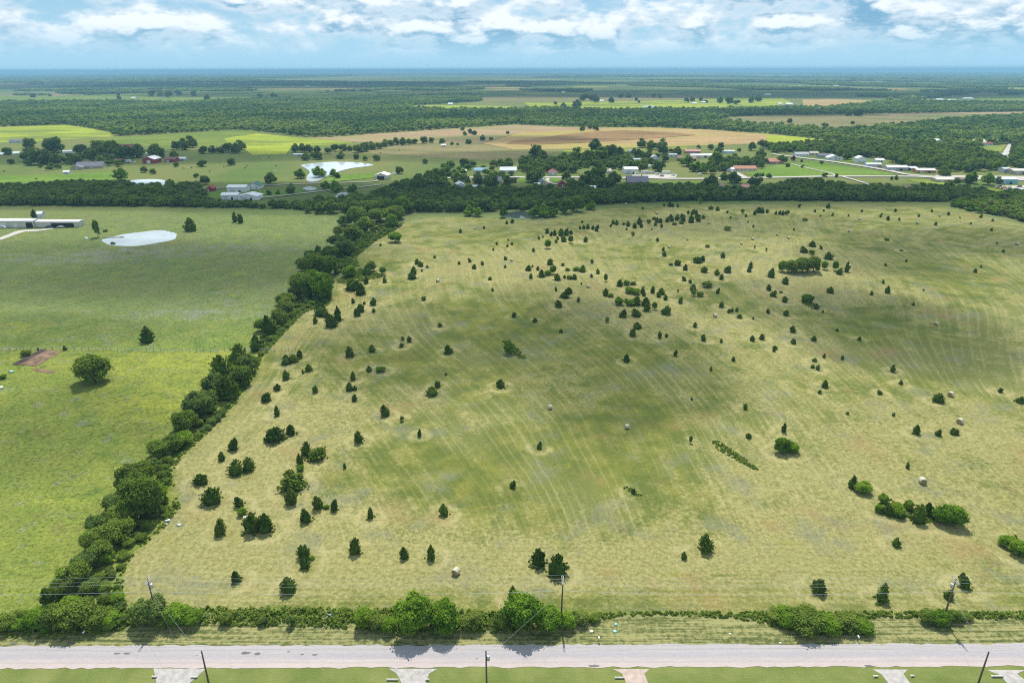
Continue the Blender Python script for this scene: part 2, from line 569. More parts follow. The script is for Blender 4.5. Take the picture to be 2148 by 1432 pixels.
def build_ground():
    g = geo(460, 3, 1.055, 80000)
    xs = np.array([-v for v in reversed(g)] + axis([(-457.5, 458, 2.5)]) + g)
    ys = np.array([-3000, -1500, -700, -300, -100] + axis([(-20, 92, 8), (92, 330, 2), (330, 720, 4)]) + geo(720, 5, 1.04, 80000))
    X, Y = np.meshgrid(xs, ys)
    nx, ny = len(xs), len(ys)
    x, y = X.ravel(), Y.ravel()
    z = relief(x, y)
    V = np.stack([x, y, z], 1)
    i = np.arange(nx * ny).reshape(ny, nx)
    F = np.stack([i[:-1, :-1].ravel(), i[:-1, 1:].ravel(), i[1:, 1:].ravel(), i[1:, :-1].ravel()], 1)
    me = mesh_np('ground', V, F, smooth=True)
    # land cover, per point
    near = (np.abs(x) < 900) & (y > 80) & (y < 1200)
    sd = np.full(x.shape, -60.0)
    arc = np.zeros(x.shape)
    xn, yn = x[near], y[near]
    d, a = edge_dist(HAYW, xn, yn)
    ins = inside(HAYW, xn, yn)
    sd[near] = np.clip(np.where(ins, d, -d), -60, 400)
    arc[near] = a
    wob = 7 * np.sin(x * 0.028 + y * 0.013) + 6 * np.sin(y * 0.022 - x * 0.013 + 1.0)
    tA = (x - 95) * np.exp(-0.0032 * (np.clip(y, 80, 700) - 200)) + wob * 0.9
    sA = y + 0.1 * x
    sh = np.full(x.shape, 30.0)
    dd = np.full(xn.shape, 30.0)
    for c in CED:
        if c[2] < 9:
            continue
        r = np.hypot(xn - c[3][0], yn - c[3][1]) - c[4] * 0.5
        dd = np.minimum(dd, r)
    for c in BSH:
        r = np.hypot(xn - c[4][0], yn - c[4][1]) - c[5] * 0.5
        dd = np.minimum(dd, r)
    sh[near] = dd
    # how dry (straw) or lush the grass is: broad patches of the place
    dry = np.zeros(x.shape)
    for (px, py, rx, ry, am) in [
        (470, 1050, 26, 26, .8), (330, 1200, 22, 14, .9), (600, 1120, 35, 14, .7), (850, 1190, 40, 10, .55), (620, 900, 22, 24, .6), (700, 670, 24, 30, .55), (1250, 1180, 50, 9, .5),
        (1700, 1150, 40, 14, .6), (1950, 1050, 30, 24, .55), (1600, 1000, 24, 18, .45), (2050, 900, 25, 35, .45), (1330, 640, 26, 40, .5), (1180, 570, 40, 40, .5), (1000, 540, 40, 60, .45),
        (1450, 480, 80, 50, .35), (1650, 590, 45, 40, .55), (1550, 700, 30, 40, .4), (1750, 560, 40, 60, .5), (1900, 900, 30, 20, .4), (1180, 800, 16, 26, .35),
        (1310, 780, 26, 40, -.3), (1150, 900, 20, 24, -.2), (1000, 640, 22, 50, -.2), (1350, 960, 34, 18, -.25), (1150, 1010, 30, 14, -.3), (1850, 560, 50, 50, -.3), (1900, 720, 30, 40, -.35), (930, 950, 22, 18, -.2),
        (700, 1010, 10, 6, -.3), (1500, 620, 20, 30, -.3), (1100, 720, 14, 30, -.35), (880, 740, 25, 25, -.3), (2000, 800, 26, 20, -.2), (1050, 500, 50, 30, -.25),
    ]:
        cx, cy, _ = P(px, py)
        dry += am * np.exp(-((x - cx) / rx) ** 2 - ((y - cy) / ry) ** 2)
    # pasture: flowering yellow strips (+), grey-violet seed heads (-)
    flo = np.zeros(x.shape)
    for (px, py, rx, ry, am) in [
        (300, 760, 60, 14, .6), (480, 750, 40, 12, .5), (350, 830, 30, 16, .6), (430, 690, 30, 14, .6), (40, 690, 30, 10, .8), (330, 870, 22, 14, .4), (120, 1060, 30, 14, .3), (150, 1180, 25, 8, .25),
        (420, 660, 40, 14, -.9), (250, 710, 60, 10, -.8), (60, 545, 70, 14, -.9), (250, 530, 60, 16, -.9), (500, 520, 70, 20, -.8), (560, 600, 40, 30, -.5), (300, 640, 60, 20, -.3), (250, 950, 30, 14, -.35),
        (600, 450, 60, 30, .2), (200, 590, 70, 30, .1), (300, 450, 60, 20, .15),
    ]:
        cx, cy, _ = P(px, py)
        flo += am * np.exp(-((x - cx) / rx) ** 2 - ((y - cy) / ry) ** 2)

    def fa(name, arr):
        at = me.attributes.new(name, 'FLOAT', 'POINT')
        at.data.foreach_set('value', np.asarray(arr, np.float32))

    def va(name, a, b, c):
        at = me.attributes.new(name, 'FLOAT_VECTOR', 'POINT')
        at.data.foreach_set('vector', np.stack([a, b, c], 1).astype(np.float32).ravel())
    fa('hay', sd)
    fa('dry', dry)
    fa('flo', flo)
    fa('shrub', sh)
    va('mow_a', sA, tA, 0 * x)
    va('mow_b', arc, sd, 0 * x)
    me.materials.append(ground_mat())
    return tag(link('ground', me), 'gently rolling farmland of pasture and mown hay field', None, None, 'structure')


def ground_mat():
    m = bpy.data.materials.new('farmland')
    m.use_nodes = True
    t = NT(m.node_tree)
    out = t.n('ShaderNodeOutputMaterial')
    b = t.n('ShaderNodeBsdfPrincipled')
    b.inputs['Roughness'].default_value = 0.95
    b.inputs['Specular IOR Level'].default_value = 0.05
    t.t.links.new(b.outputs[0], out.inputs[0])
    pos = t.n('ShaderNodeNewGeometry').outputs['Position']
    sep = t.n('ShaderNodeSeparateXYZ')
    t.set(sep.inputs[0], pos)
    wy = sep.outputs[1]
    hay = t.attr('hay').outputs['Fac']
    dry = t.attr('dry').outputs['Fac']
    flo = t.attr('flo').outputs['Fac']
    shr = t.attr('shrub').outputs['Fac']
    ma = t.attr('mow_a').outputs['Vector']
    mb = t.attr('mow_b').outputs['Vector']
    # noises
    n_big = t.noise(pos, 0.018, 3.0, 0.55)
    n_mid = t.noise(pos, 0.09, 4.0, 0.6)
    n_fine = t.noise(pos, 0.9, 4.0, 0.7)
    n_tuft = t.noise(pos, 3.2, 2.0, 0.6)
    warp = t.vmath('ADD', ma, t.vmath('SCALE', t.vmath('SUBTRACT', t.n('ShaderNodeTexNoise').outputs['Color'], (0.5, 0.5, 0.5))))
    wn = warp.node.inputs[1].links[0].from_node
    wn.inputs[3].default_value = 6.0
    nn = wn.inputs[0].links[0].from_node.inputs[0].links[0].from_node
    t.set(nn.inputs['Vector'], pos)
    nn.inputs['Scale'].default_value = 0.016
    nn.inputs['Detail'].default_value = 2.0
    # streaks of cut grass along the mower's path
    stA = t.noise(t.mapping(warp, scale=(0.005, 0.30, 1)), 1.0, 5.0, 0.62)
    stA2 = t.noise(t.mapping(warp, scale=(0.008, 1.0, 1), loc=(9, 3, 0)), 1.0, 2.0, 0.6)
    stB = t.noise(t.mapping(mb, scale=(0.02, 0.55, 1)), 1.0, 4.0, 0.62)
    stB2 = t.noise(t.mapping(mb, scale=(0.03, 1.6, 1), loc=(4, 8, 0)), 1.0, 2.0, 0.6)
    head = t.ramp(hay, 14.0, 34.0, 1.0, 0.0)
    st = t.math('ADD', t.math('MULTIPLY', stA, t.math('SUBTRACT', 1.0, head)), t.math('MULTIPLY', stB, head))
    st2 = t.math('ADD', t.math('MULTIPLY', stA2, t.math('SUBTRACT', 1.0, head)), t.math('MULTIPLY', stB2, head))
    # dryness
    dk = t.math('ADD', t.math('MULTIPLY', dry, 1.25), t.math('MULTIPLY', t.math('SUBTRACT', n_mid, 0.5), 2.0))
    dk = t.math('ADD', dk, t.math('MULTIPLY', t.math('SUBTRACT', n_big, 0.5), 1.0))
    dk = t.math('ADD', dk, t.math('MULTIPLY', t.math('SUBTRACT', st, 0.5), 1.9))
    dk = t.math('ADD', dk, t.math('MULTIPLY', t.math('SUBTRACT', n_fine, 0.5), 1.7))
    dk = t.math('ADD', dk, t.math('MULTIPLY', t.ramp(shr, 1.0, 6.0, 1.0, 0.0), 0.30))
    dk = t.math('ADD', dk, 0.02)
    f_dry = t.ramp(dk, -0.35, 0.75)
    green = t.mix(t.ramp(n_mid, 0.35, 0.65), (0.100, 0.128, 0.028), (0.170, 0.178, 0.036))
    green = t.mix(t.ramp(n_big, 0.45, 0.62), green, (0.150, 0.165, 0.048))
    straw = t.mix(t.ramp(n_fine, 0.3, 0.7), (0.182, 0.174, 0.062), (0.322, 0.300, 0.118))
    c_hay = t.mix(f_dry, green, straw)
    def mottle(c, off, scale, lo, hi, amt, col):
        q = t.ramp(t.noise(t.mapping(pos, loc=off), scale, 4.0, 0.68), lo, hi, 0.0, amt)
        return t.mix(q, c, col)
    c_hay = mottle(c_hay, (11, 3, 0), 0.10, 0.57, 0.70, 0.50, (0.125, 0.150, 0.030))
    c_hay = mottle(c_hay, (71, 33, 0), 0.14, 0.57, 0.71, 0.45, (0.225, 0.215, 0.040))
    c_hay = mottle(c_hay, (31, 63, 0), 0.06, 0.52, 0.68, 0.60, (0.165, 0.175, 0.110))
    c_hay = mottle(c_hay, (5, 93, 0), 0.17, 0.58, 0.72, 0.50, (0.165, 0.120, 0.060))
    speck = t.ramp(t.noise(t.mapping(pos, scale=(1, 0.8, 1), loc=(7, 7, 0)), 1.5, 3.0, 0.75), 0.30, 0.48, 0.62, 1.0)  # dark specks: self-shadow of the grass tufts painted into the colour
    # thin pale windrow lines and reddish dead patches
    sp = t.n('ShaderNodeSeparateXYZ')
    t.set(sp.inputs[0], warp)
    sp2 = t.n('ShaderNodeSeparateXYZ')
    t.set(sp2.inputs[0], mb)
    wig = t.math('MULTIPLY', t.math('SUBTRACT', t.noise(pos, 0.3, 2.0), 0.5), 0.9)

    def rows(v, period, lo):
        q = t.math('PINGPONG', t.math('ADD', v, wig), period / 2)
        return t.ramp(q, lo, lo + 0.75, 1.0, 0.0)
    rA = t.math('MULTIPLY', rows(sp.outputs[1], 2.7, -0.1), t.ramp(t.noise(t.mapping(warp, scale=(0.007, 0.11, 1), loc=(2, 2, 0)), 1.0, 3.0, 0.6), 0.30, 0.62))
    rB = t.math('MULTIPLY', rows(sp2.outputs[1], 2.8, -0.1), t.ramp(t.noise(t.mapping(mb, scale=(0.012, 0.16, 1), loc=(7, 2, 0)), 1.0, 3.0, 0.6), 0.32, 0.62))
    line = t.math('ADD', t.math('MULTIPLY', rA, t.math('SUBTRACT', 1.0, head)), t.math('MULTIPLY', rB, head))
    line = t.math('MAXIMUM', line, t.math('MULTIPLY', t.ramp(st2, 0.62, 0.78, 0.0, 0.8), t.ramp(n_mid, 0.4, 0.6)))
    line = t.math('MULTIPLY', line, t.ramp(n_tuft, 0.25, 0.6, 0.35, 1.0))
    c_hay = t.mix(t.math('MULTIPLY', line, t.ramp(n_big, 0.38, 0.62, 0.12, 0.36)), c_hay, (0.42, 0.38, 0.19))
    ring = t.math('MULTIPLY', t.math('MULTIPLY', t.ramp(shr, 1.2, 2.2), t.ramp(shr, 2.8, 4.2, 1.0, 0.0)), t.ramp(n_mid, 0.4, 0.6))
    c_hay = t.mix(t.math('MULTIPLY', ring, 0.4), c_hay, (0.42, 0.37, 0.18))
    red = t.math('MULTIPLY', t.ramp(t.noise(t.mapping(pos, loc=(50, 9, 0)), 0.035, 4.0, 0.6), 0.57, 0.72), 0.55)
    c_hay = t.mix(red, c_hay, (0.26, 0.175, 0.075))
    # pasture
    fk = t.math('ADD', t.math('MULTIPLY', flo, t.ramp(t.noise(t.mapping(pos, scale=(0.55, 1.0, 1)), 0.16, 5.0, 0.68), 0.3, 0.68, 0.05, 1.5)), t.math('MULTIPLY', t.math('SUBTRACT', t.noise(t.mapping(pos, scale=(0.7, 1.3, 1)), 0.11, 4.0, 0.62), 0.5), 1.6))
    past = t.mix(t.ramp(n_mid, 0.3, 0.7), (0.108, 0.162, 0.032), (0.178, 0.212, 0.046))
    past = t.mix(t.math('MULTIPLY', t.ramp(n_big, 0.5, 0.7), 0.6), past, (0.165, 0.150, 0.055))
    past = t.mix(t.ramp(wy, 266.6, 267.6, 0.36, 0.0), past, (0.200, 0.215, 0.040))
    past = t.mix(t.ramp(wy, 267.0, 330, 0.0, 0.45), past, (0.135, 0.160, 0.078))
    past = t.mix(t.ramp(fk, 0.15, 1.1, 0, 0.9), past, (0.255, 0.270, 0.042))
    past = t.mix(t.ramp(fk, -0.35, -1.3, 0, 0.6), past, (0.190, 0.195, 0.160))
    past = mottle(past, (14, 3, 0), 0.12, 0.54, 0.68, 0.65, (0.080, 0.135, 0.026))
    past = mottle(past, (74, 33, 0), 0.10, 0.54, 0.70, 0.60, (0.205, 0.225, 0.036))
    past = mottle(past, (34, 63, 0), 0.16, 0.56, 0.70, 0.55, (0.185, 0.190, 0.145))
    past = mottle(past, (8, 93, 0), 0.06, 0.58, 0.72, 0.45, (0.150, 0.125, 0.050))
    past = t.mix(1.0, past, t.ramp(t.noise(t.mapping(pos, scale=(0.75, 1, 1), loc=(3, 7, 0)), 1.1, 3.0, 0.72), 0.32, 0.50, 0.55, 1.05), 'MULTIPLY')  # shade between taller tufts painted in as dark specks
    tuft = t.ramp(n_tuft, 0.2, 0.8, 0.6, 1.4, 'LINEAR')
    past = t.mix(1.0, past, tuft, 'MULTIPLY')
    past = t.mix(1.0, past, t.ramp(n_fine, 0.25, 0.75, 0.6, 1.4, 'LINEAR'), 'MULTIPLY')
    # far pastures, broader patches
    farn = t.noise(t.mapping(pos, scale=(1, 0.45, 1)), 0.006, 4.0, 0.55)
    farc = t.mix(t.ramp(farn, 0.35, 0.6), (0.090, 0.140, 0.034), (0.165, 0.170, 0.056))
    farc = t.mix(t.ramp(t.noise(pos, 0.03, 4.0, 0.6), 0.35, 0.75, 0.0, 0.6), farc, (0.115, 0.160, 0.036))
    land = t.mix(t.ramp(wy, 520, 660), past, farc)
    deep = t.mix(t.ramp(t.noise(t.mapping(pos, scale=(0.5, 1.0, 1)), 0.0011, 5.0, 0.65), 0.50, 0.60), (0.085, 0.130, 0.036), (0.260, 0.265, 0.080))
    land = t.mix(t.ramp(wy, 2600, 5200), land, deep)
    c_hay = t.mix(1.0, c_hay, speck, 'MULTIPLY')
    hm = t.ramp(t.math('ADD', hay, t.math('MULTIPLY', t.math('SUBTRACT', n_fine, 0.5), 4.0)), -1.2, 1.2)
    c = t.mix(hm, land, c_hay)
    # mown road verge and the lawns south of the road
    vst = t.noise(t.mapping(pos, scale=(0.05, 1.5, 1)), 1.0, 4.0, 0.65)
    verge = t.mix(t.ramp(t.math('ADD', vst, t.math('MULTIPLY', t.math('SUBTRACT', n_fine, 0.5), 0.8)), 0.36, 0.62), (0.085, 0.105, 0.032), (0.275, 0.260, 0.110))
    vm = t.ramp(t.math('ADD', wy, t.math('MULTIPLY', n_mid, 2.0)), 116.2, 117.4, 1.0, 0.0)
    c = t.mix(vm, c, verge)
    lawn = t.mix(t.ramp(n_mid, 0.3, 0.7), (0.115, 0.155, 0.036), (0.195, 0.215, 0.068))
    lawn = t.mix(t.math('MULTIPLY', t.ramp(n_fine, 0.55, 0.75), 0.5), lawn, (0.250, 0.240, 0.110))
    lm = t.ramp(wy, 103.0, 104.0, 1.0, 0.0)
    c = t.mix(lm, c, lawn)
    c = t.mix(1.0, c, t.ramp(t.noise(pos, 7.0, 2.0, 0.6), 0.25, 0.75, 0.82, 1.18, 'LINEAR'), 'MULTIPLY')
    t.set(b.inputs['Base Color'], c)
    bp = t.n('ShaderNodeBump')
    bp.inputs['Strength'].default_value = 0.55
    bp.inputs['Distance'].default_value = 0.35
    hgt = t.math('ADD', n_tuft, t.math('MULTIPLY', st2, 0.5))
    t.set(bp.inputs['Height'], hgt)
    t.t.links.new(bp.outputs[0], b.inputs['Normal'])
    return m


GROUND = build_ground()


def ground_z(x, y):
    return float(relief(x, y))


# ------------------------------------------------------------------ sheets: water, fields beyond, road, drives
def sheet(name, pts, z, material, kind='structure', label=None, cat=None, parent=None, world=False, sub=0, drape=True):
    w = [tuple(p) for p in pts] if world else [P(p[0], p[1], 0)[:2] for p in pts]
    bm = bmesh.new()
    vs = [bm.verts.new((a, b_, z)) for a, b_ in w]
    f = bm.faces.new(vs)
    f.normal_update()
    if f.normal.z < 0:
        f.normal_flip()
    bmesh.ops.triangulate(bm, faces=[f])
    if drape:
        for v in bm.verts:
            v.co.z += float(relief(v.co.x, v.co.y))
    me = bpy.data.meshes.new(name)
    bm.to_mesh(me)
    bm.free()
    me.materials.append(material)
    o = link(name, me, parent)
    return tag(o, label, cat, None, kind)


def smooth_outline(pts, n=6):
    """closed Catmull-Rom through pixel points"""
    out = []
    k = len(pts)
    for i in range(k):
        p0, p1, p2, p3 = [np.array(pts[(i + j - 1) % k], float) for j in range(4)]
        for s in range(n):
            u = s / n
            out.append(tuple(0.5 * (2 * p1 + (p2 - p0) * u + (2 * p0 - 5 * p1 + 4 * p2 - p3) * u * u + (3 * p1 - p0 - 3 * p2 + p3) * u ** 3)))
    return out


def water_mat(name, col, rough=0.06):
    m = bpy.data.materials.new(name)
    m.use_nodes = True
    t = NT(m.node_tree)
    out = t.n('ShaderNodeOutputMaterial')
    b = t.n('ShaderNodeBsdfPrincipled')
    t.t.links.new(b.outputs[0], out.inputs[0])
    pos = t.n('ShaderNodeNewGeometry').outputs['Position']
    c = t.mix(t.ramp(t.noise(pos, 0.06, 3.0), 0.3, 0.7), [v * 0.86 for v in col], col)
    t.set(b.inputs['Base Color'], c)
    b.inputs['Roughness'].default_value = rough
    b.inputs['IOR'].default_value = 1.33
    b.inputs['Specular IOR Level'].default_value = 0.6
    bp = t.n('ShaderNodeBump')
    bp.inputs['Strength'].default_value = 0.08
    bp.inputs['Distance'].default_value = 0.05
    t.set(bp.inputs['Height'], t.noise(t.mapping(pos, scale=(0.5, 1.5, 1)), 1.2, 3.0))
    t.t.links.new(bp.outputs[0], b.inputs['Normal'])
    return m


M['pond'] = water_mat('painted sky-white pond', (0.54, 0.62, 0.66), 0.03)  # pale base colour paints in the sky's reflection on the water
M['pond_far'] = water_mat('far pond water', (0.58, 0.65, 0.68), 0.02)  # whiter base, also painted for the reflected sky
M['pond_dark'] = water_mat('dark pond water', (0.05, 0.075, 0.07))
# near pond of the left pasture: water level below the bank, shore where it meets the ground
_pl = []
for k in range(48):
    an = 2 * math.pi * k / 48
    q = PONDS[0]
    ex = 1.12
    dx, dy = math.cos(an) * q[2] * ex, math.sin(an) * q[3] * ex
    _pl.append((q[0] + dx, q[1] + dy))
sheet('water', _pl, -0.42, M['pond'], world=True, drape=False, label='pale oval pond in the left pasture')
_pl = [(PONDS[1][0] + math.cos(2 * math.pi * k / 32) * PONDS[1][2] * 1.1, PONDS[1][1] + math.sin(2 * math.pi * k / 32) * PONDS[1][3] * 1.1) for k in range(32)]
sheet('water', _pl, -0.42, M['pond_dark'], world=True, drape=False, label='small dark pond at the far edge of the hay field')
for pts, lab in [
    ([(632, 347), (655, 343), (700, 340), (745, 341), (772, 344), (784, 347), (765, 350), (735, 354), (712, 360), (690, 368), (676, 376), (660, 382), (645, 381), (643, 372), (650, 362), (642, 354)], 'irregular bright pond ringed with trees beyond the treeline'),
    ([(238, 386), (270, 380), (300, 377), (332, 377), (356, 382), (362, 388), (340, 392), (290, 394), (245, 393)], 'narrow bright pond behind the left treeline'),
    ([(704, 412), (715, 404), (730, 406), (726, 414), (708, 416)], 'tiny bright pond below the carport building'),
    ([(636, 395), (650, 392), (665, 396), (655, 400), (640, 399)], 'small pond patch beside the curved farm track'),
    ([(-20, 322), (20, 319), (40, 318), (38, 322), (0, 325), (-20, 326)], 'thin pond strip at the left edge behind farmhouses'),
    ([(294, 213), (310, 211.6), (322, 213), (308, 214.6)], 'small distant pond before the dark wood'),
    ([(1345, 223), (1362, 222), (1380, 224), (1360, 225.4)], 'small pale stock pond in the distant yellow field'),
]:
    sheet('water', smooth_outline(pts), 0.35, M['pond_far'], label=lab, drape=False)


def field_mat(name, c0, c1, sx=0.01, sy=0.03, c2=None):
    m = bpy.data.materials.new(name)
    m.use_nodes = True
    t = NT(m.node_tree)
    out = t.n('ShaderNodeOutputMaterial')
    b = t.n('ShaderNodeBsdfDiffuse')
    t.t.links.new(b.outputs[0], out.inputs[0])
    pos = t.n('ShaderNodeNewGeometry').outputs['Position']
    c = t.mix(t.ramp(t.noise(t.mapping(pos, scale=(sx, sy, 1)), 1.0, 5.0, 0.62), 0.3, 0.7), c0, c1)
    if c2:
        c = t.mix(t.ramp(t.noise(t.mapping(pos, scale=(sx * .4, sy * .3, 1), loc=(3, 1, 0)), 1.0, 4.0, 0.6), 0.46, 0.62), c, c2)
    c = t.mix(1.0, c, t.ramp(t.noise(pos, 0.15, 3.0, 0.6), 0.2, 0.8, 0.8, 1.2, 'LINEAR'), 'MULTIPLY')
    t.set(b.inputs[0], c)
    return m


FM = {
    'yellow': field_mat('yellow green meadow', (0.20, 0.26, 0.035), (0.33, 0.36, 0.05), c2=(0.16, 0.20, 0.05)),
    'green': field_mat('green meadow', (0.11, 0.165, 0.035), (0.18, 0.215, 0.05)),
    'pink': field_mat('pinkish dry grass', (0.27, 0.195, 0.115), (0.36, 0.26, 0.16), c2=(0.25, 0.23, 0.10)),
    'tan': field_mat('tan stubble', (0.29, 0.205, 0.10), (0.40, 0.285, 0.14), c2=(0.32, 0.27, 0.09)),
    'brown': field_mat('brown bare ground', (0.18, 0.118, 0.058), (0.32, 0.205, 0.098), 0.006, 0.03),
    'olive': field_mat('olive pasture', (0.145, 0.145, 0.06), (0.235, 0.20, 0.10)),
    'lawn': field_mat('village lawn', (0.10, 0.18, 0.03), (0.16, 0.23, 0.05)),
    'soil': field_mat('tilled soil', (0.11, 0.075, 0.055), (0.26, 0.175, 0.12), 0.3, 0.3),
    'soil_dark': field_mat('dark border soil', (0.045, 0.038, 0.04), (0.09, 0.075, 0.07), 0.3, 0.3),
    'dirt': field_mat('pale dirt', (0.42, 0.36, 0.28), (0.55, 0.48, 0.38), 0.2, 0.2),
}
FIELDS = [
    ('yellow', [(-60, 269), (60, 265), (141, 262), (200, 271), (239, 279), (241, 287), (121, 294), (-60, 302)]),
    ('yellow', [(470, 290), (540, 280), (603, 287), (741, 298), (736, 303), (612, 307), (600, 323), (530, 325), (515, 315), (480, 305)]),
    ('green', [(160, 296), (240, 288), (500, 274), (545, 277), (540, 279), (470, 289.5), (480, 304), (420, 308), (300, 305)]),
    ('pink', [(640, 290), (690, 288), (952, 270), (1080, 262), (1180, 267), (1271, 268), (1090, 278), (1010, 300), (860, 300), (750, 298)]),
    ('tan', [(1091, 278), (1272, 268), (1377, 268), (1492, 273), (1620, 282), (1690, 290), (1680, 298), (1560, 303), (1444, 306), (1402, 308), (1256, 312), (1080, 314), (1012, 301)]),
    ('yellow', [(1180, 316), (1256, 313), (1402, 309), (1445, 307), (1440, 314), (1300, 320), (1200, 322)]),
    ('olive', [(740, 306), (860, 301), (1010, 302), (1080, 315), (1180, 317), (1120, 330), (1050, 338), (900, 330), (790, 325)]),
    ('green', [(-60, 203), (250, 200), (540, 194), (1080, 190), (1085, 196), (700, 205), (560, 207), (380, 217), (250, 214), (-60, 216)]),
    ('pink', [(75, 199.6), (180, 198), (190, 199), (120, 201)]),
    ('yellow', [(190, 199), (330, 195), (400, 195.5), (330, 198), (230, 200)]),
    ('yellow', [(700, 200), (900, 194), (1060, 191), (1040, 194.5), (900, 198), (760, 202)]),
    ('yellow', [(860, 222), (960, 221), (1080, 224), (1080, 231), (950, 232), (870, 228)]),
    ('olive', [(1010, 205), (1080, 200), (1250, 196), (1400, 198), (1500, 201), (1480, 208), (1300, 212), (1110, 214), (1010, 213)]),
    ('yellow', [(1100, 215), (1300, 213), (1480, 209), (1640, 206), (1660, 215), (1620, 227), (1480, 230), (1280, 232), (1200, 230), (1110, 226)]),
    ('green', [(1481, 208), (1502, 201.5), (1640, 203), (1642, 205.5)]),
    ('tan', [(1683, 209), (1749, 208), (1829, 211), (1859, 213), (1829, 217), (1734, 227), (1686, 223)]),
    ('olive', [(1540, 246), (1608, 243), (1769, 241), (2035, 249), (1922, 261), (1822, 271), (1744, 276), (1608, 265), (1500, 257)]),
    ('pink', [(1830, 239), (2200, 234), (2200, 238), (1870, 244)]),
    ('green', [(2048, 201), (2200, 198), (2200, 216), (2060, 215)]),
    ('yellow', [(1608, 284), (1671, 287), (1784, 299), (1734, 303), (1690, 304), (1608, 302)]),
    ('yellow', [(480, 229), (540, 224), (608, 225), (545, 229)]),
    ('olive', [(470, 190), (560, 183), (740, 182), (800, 186), (700, 189)]),
    ('lawn', [(1640, 345), (1700, 342), (1860, 362), (1880, 368), (1770, 369), (1660, 372), (1600, 372), (1560, 365)]),
    ('lawn', [(1360, 382), (1480, 381), (1510, 385), (1440, 390), (1370, 392)]),
    ('yellow', [(1900, 377), (1990, 379), (2020, 395), (1960, 393)]),
    ('lawn', [(1770, 330), (1800, 332), (1870, 342), (1830, 345), (1775, 338)]),
    ('yellow', [(2060, 306), (2110, 306), (2100, 318), (2065, 316)]),
    ('lawn', [(690, 368), (790, 365), (800, 372), (720, 380), (680, 385)]),
    ('lawn', [(1090, 372), (1200, 374), (1180, 383), (1090, 385)]),
    ('lawn', [(425, 404), (520, 400), (640, 398), (630, 408), (520, 418), (440, 416)]),
    ('lawn', [(0, 370), (240, 362), (260, 376), (130, 388), (0, 395)]),
    ('yellow', [(2000, 388), (2148, 404), (2148, 412), (2060, 402)]),
]
_fr = random.Random(21)
for _k in range(60):        # thin far pastures up to the horizon
    _y = 169 + 29 * (_fr.random() ** 0.8)
    _x = _fr.uniform(-100, 2200)
    _w = _fr.uniform(60, 260)
    _h = 0.5 + (_y - 166) * _fr.uniform(0.03, 0.075)
    _s = _fr.uniform(-1.2, 1.2)
    FIELDS.append((_fr.choice(['yellow', 'green', 'olive', 'green', 'yellow', 'tan']), [(_x - _w / 2, _y - _s / 2), (_x - _w * .2, _y - _h), (_x + _w * .3, _y - _h * .9), (_x + _w / 2, _y + _s / 2), (_x + _w * .25, _y + _h), (_x - _w * .3, _y + _h * .8)]))
FPOLY = []
for i, (k, pts) in enumerate(FIELDS):
    FPOLY.append(np.array([P(p[0], p[1], 0)[:2] for p in pts]))
    sheet('field', pts, 0.10 + 0.012 * i, FM[k], drape=False)
sheet('field', [(1100, 294), (1206, 280), (1306, 273.5), (1400, 278), (1460, 284), (1380, 290), (1332, 293), (1206, 301), (1120, 304), (1060, 303), (1075, 297)], 0.6, FM['brown'], drape=False)

# garden plot in the left pasture
_soil = sheet('tilled_garden_plot', [(96, 740), (132, 743), (78, 774), (33, 770)], 0.14, FM['soil'], kind=None, label='brown tilled garden plot at the left pasture edge', cat='garden')
sheet('dark_soil_strip', [(88, 739.5), (100, 740.5), (40, 772), (27, 770.5)], 0.2, FM['soil_dark'], kind=None, parent=_soil)  # darker strip down the plot's left border
sheet('path', smooth_outline([(70, 779), (92, 780), (118, 786), (98, 787), (80, 784)]), 0.08, FM['soil'])


